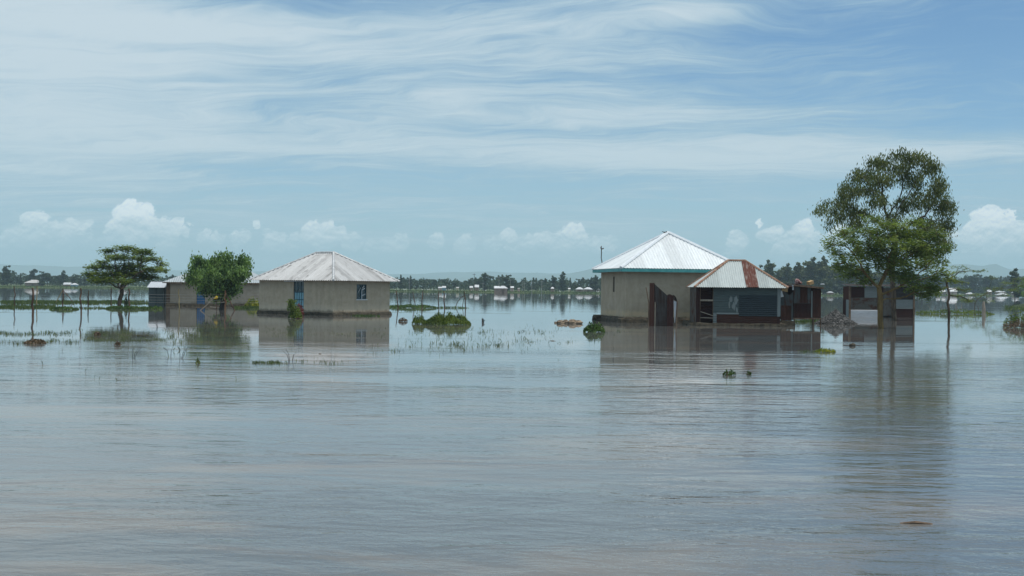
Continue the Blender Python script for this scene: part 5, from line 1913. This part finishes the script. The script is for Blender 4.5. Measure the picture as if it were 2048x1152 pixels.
leafy('water_hyacinth', 'flat yellow-green raft below the stilt booth', 'water plants', 1632, 1670, 704, .12, 240, M['leaf_yellow'], 67, .08, .04, .35, 'up', hy)
leafy('weed_bank', 'mixed green and brown weeds along the posts right of the hipped house', 'weeds', 780, 872, 616, .34, 1100, M['leaf_hyacinth'], 68, .15, .09, 1.6, 'up')
leafy('weed_bank', 'low weeds at the foot of the last propped post', 'weeds', 872, 934, 616, .16, 260, M['leaf_hyacinth'], 69, .12, .08, .8, 'up')
leafy('leafy_islet', 'large leafy green islet right of the hipped house', 'shrub', 848, 940, 649, .55, 3400, M['leaf_bush'], 70, .17, .055, .9, 'up', shape=.55)
leafy('leafy_islet', 'smaller brownish clump touching the left end of the large islet', 'shrub', 824, 852, 648, .48, 620, M['leaf_bush'], 71, .14, .05, .45, 'up')
leafy('weed_clump', 'dark low clump in the water left of the leafy islet', 'weeds', 797, 815, 643, .2, 200, M['dry_twig'], 72, .12, .05, .3)
leafy('weed_clump', 'brown raft of weeds at the far left of the water', 'weeds', 50, 92, 687, .14, 420, M['dry_twig'], 73, .1, .05, .45)
leafy('weed_clump', 'dark weed lump in the acacia reflection', 'weeds', 189, 201, 671, .16, 90, M['dry_twig'], 74, .1, .05, .2)
leafy('weed_clump', 'small black weed tangle below the acacia reflection', 'weeds', 229, 241, 690, .12, 60, M['dry_twig'], 75, .1, .04, .15)
leafy('garden_shrub', 'yellow-green flowering shrub at the left wall of the hipped house', 'shrub', 490, 519, 614, .78, 900, M['leaf_yellow'], 76, .16, .11, .7)
leafy('garden_shrub', 'leggy green bush before the pale blue door', 'shrub', 577, 604, 637, .72, 800, M['leaf_bush'], 77, .14, .08, .45)
a = G(580, 637)
rng = np.random.default_rng(5)
tp = np.c_[rng.normal(.1, .14, 260), rng.normal(0, .14, 260), rng.uniform(.5, 1.28, 260)]
sh = thing('garden_shrub', 'tall pale leafy shoot standing left of the pale blue door', 'shrub', a)
np_mesh('leaves', leaf_quads(tp, rng, .16, .09, 'up'), 4, M['leaf_bush'], sh)
MB().tube([(.1, 0, -.2), (.1, 0, 1.1)], [.02, .01], 5).build('stems', M['dry_twig'], sh)
leafy('garden_shrub', 'dark red-leaved plant against the foot of the pale blue door', 'shrub', 590, 608, 630.5, .75, 420, M['leaf_red'], 78, .13, .08, .3)
leafy('young_conifer', 'tiny dark conifer between the acacia trunk and the stout post', 'tree', 248, 256, 614, 1.45, 260, M['leaf_far'], 79, .16, .08, .2, shape=1.6)
leafy('brush_island', 'green strip with dead sticks between the shed and the stump post', 'weeds', 1850, 1968, 628, .42, 1500, M['leaf_bush'], 80, .17, .06, 1.2, 'up')
leafy('brush_pile', 'drifted brush pile with green sprays at the right edge of the picture', 'brush', 2012, 2075, 656, .45, 900, M['dry_twig'], 81, .2, .04, .8)
leafy('brush_spray', 'green leafy spray above the drifted brush pile at the right edge', 'shrub', 2014, 2080, 652, 1.05, 700, M['leaf_thorn'], 82, .15, .07, .7)
leafy('weed_clump', 'small upright green tuft in open water left of the hipped house reflection', 'weeds', 392, 400, 727, .13, 22, M['blade'], 83, .16, .03, .08, 'up')
leafy('weed_clump', 'lone twiggy stub in open water right of the leafy islet', 'weeds', 963, 969, 645, .28, 40, M['bird_dark'], 84, .1, .05, .08, 'up')

# dead sticks standing in the brush island
rr = random.Random(33)
base = G(1910, 628)
for k in range(16):
    px_ = rr.uniform(1848, 1972)
    a = G(px_, rr.uniform(622, 628))
    lean = rr.uniform(-.5, .5)
    o = MB().tube([(0, 0, -.2), (lean * .4, 0, rr.uniform(.35, .7)), (lean, 0, rr.uniform(.7, 1.15))], [.022, .016, .01], 5).build('dead_stick', M['post' if k % 2 else 'pale_wood'])
    o.location = a
    tag(o, 'thin dead stick standing in the brush strip right of the shed', 'stick', 'dead sticks in the brush strip')
a = G(1967, 629)
o = MB().tube([(0, 0, -.3), (.03, 0, .5), (-.02, 0, 1.0), (.02, 0, 1.35)], [.2, .17, .15, .10], 9).build('tree_stump', M['pale_wood'])
o.location = a
tag(o, 'pale broken tree stump at the right end of the brush strip', 'stump')

# single twigs and floating bits in the open water
for px_, py_, lab in ((265, 716, 'forked twig with pale tips left of centre in the open water'), (341, 713, 'small dark bent twig below the acacia reflection'),
                      (316, 655, 'curled dark twig above its reflection left of the back house'), (582, 722, 'thin upright reed before the hipped house reflection'),
                      (361, 716, 'leaning reed stem left of the weed bed')):
    a = G(px_, py_)
    rr_ = random.Random(int(px_))
    mb_ = MB()
    for k in range(3):
        x = rr_.uniform(-.12, .12)
        mb_.tube([(x * .3, 0, -.1), (x, 0, rr_.uniform(.1, .2)), (x * 2.2, 0, rr_.uniform(.22, .38))], [.009, .007, .004], 4)
    o = mb_.build('twig', M['bird_dark'])
    o.location = a
    tag(o, lab, 'twig')
for px_, py_, w_, lab in ((1832, 1047, .30, 'long brown stick floating in the tree reflection near the bottom'),
                          (1105, 682, .26, 'dark flat chip floating left of the tall house'),
                          (640, 708, .1, 'tiny dark chip floating before the hipped house')):
    a = G(px_, py_)
    o = MB().tube([(-w_ / 2, .01, .0), (0, 0, .012), (w_ / 2, -.02, .0)], [.006, .015, .008], 5).build('driftwood', M['wood'])
    o.location = a
    tag(o, lab, 'driftwood')

# grassy spit and dark tree at the right edge
mb = MB()
vv, ff = [], []
c = G(2062, 614)
for j in range(6):
    for k in range(24):
        an = 2 * PI * k / 24
        q = 1 - j / 5
        vv.append((c.x + 3.2 * q * math.cos(an), c.y + 3.5 * q * math.sin(an), -.15 + .75 * (1 - q) ** .6 + (.05 * math.sin(an * 5) if j else 0)))
for j in range(5):
    for k in range(24):
        a_ = j * 24 + k
        b2 = j * 24 + (k + 1) % 24
        ff.append((a_, b2, b2 + 24, a_ + 24))
mb.add(vv, ff)
mb.build('spit_ground', M['land'], smooth=True)['kind'] = 'structure'
blades('spit_grass', [(2010, 2075, 611, 620, 900, .25)], M['blade'], kind='stuff', seed=6, wd_=.06)
bt = P3(2058, 606, c.y + 1)
make_tree('roadside_tree', 'dark leafy tree cut off by the right edge of the picture', 'tree', Vector((bt.x, bt.y, .4)),
          [(2056, 590), (2054, 578)], [(2046, 572, 10, 8), (2062, 562, 18, 12), (2048, 588, 8, 6), (2078, 575, 14, 12)], bt.y, 91, 14.0, .2, .26,
          M['leaf_dense'], M['bark_dark'], .12, .012, 2600, .12, .17, .1, 'random', extra_nodes=1)
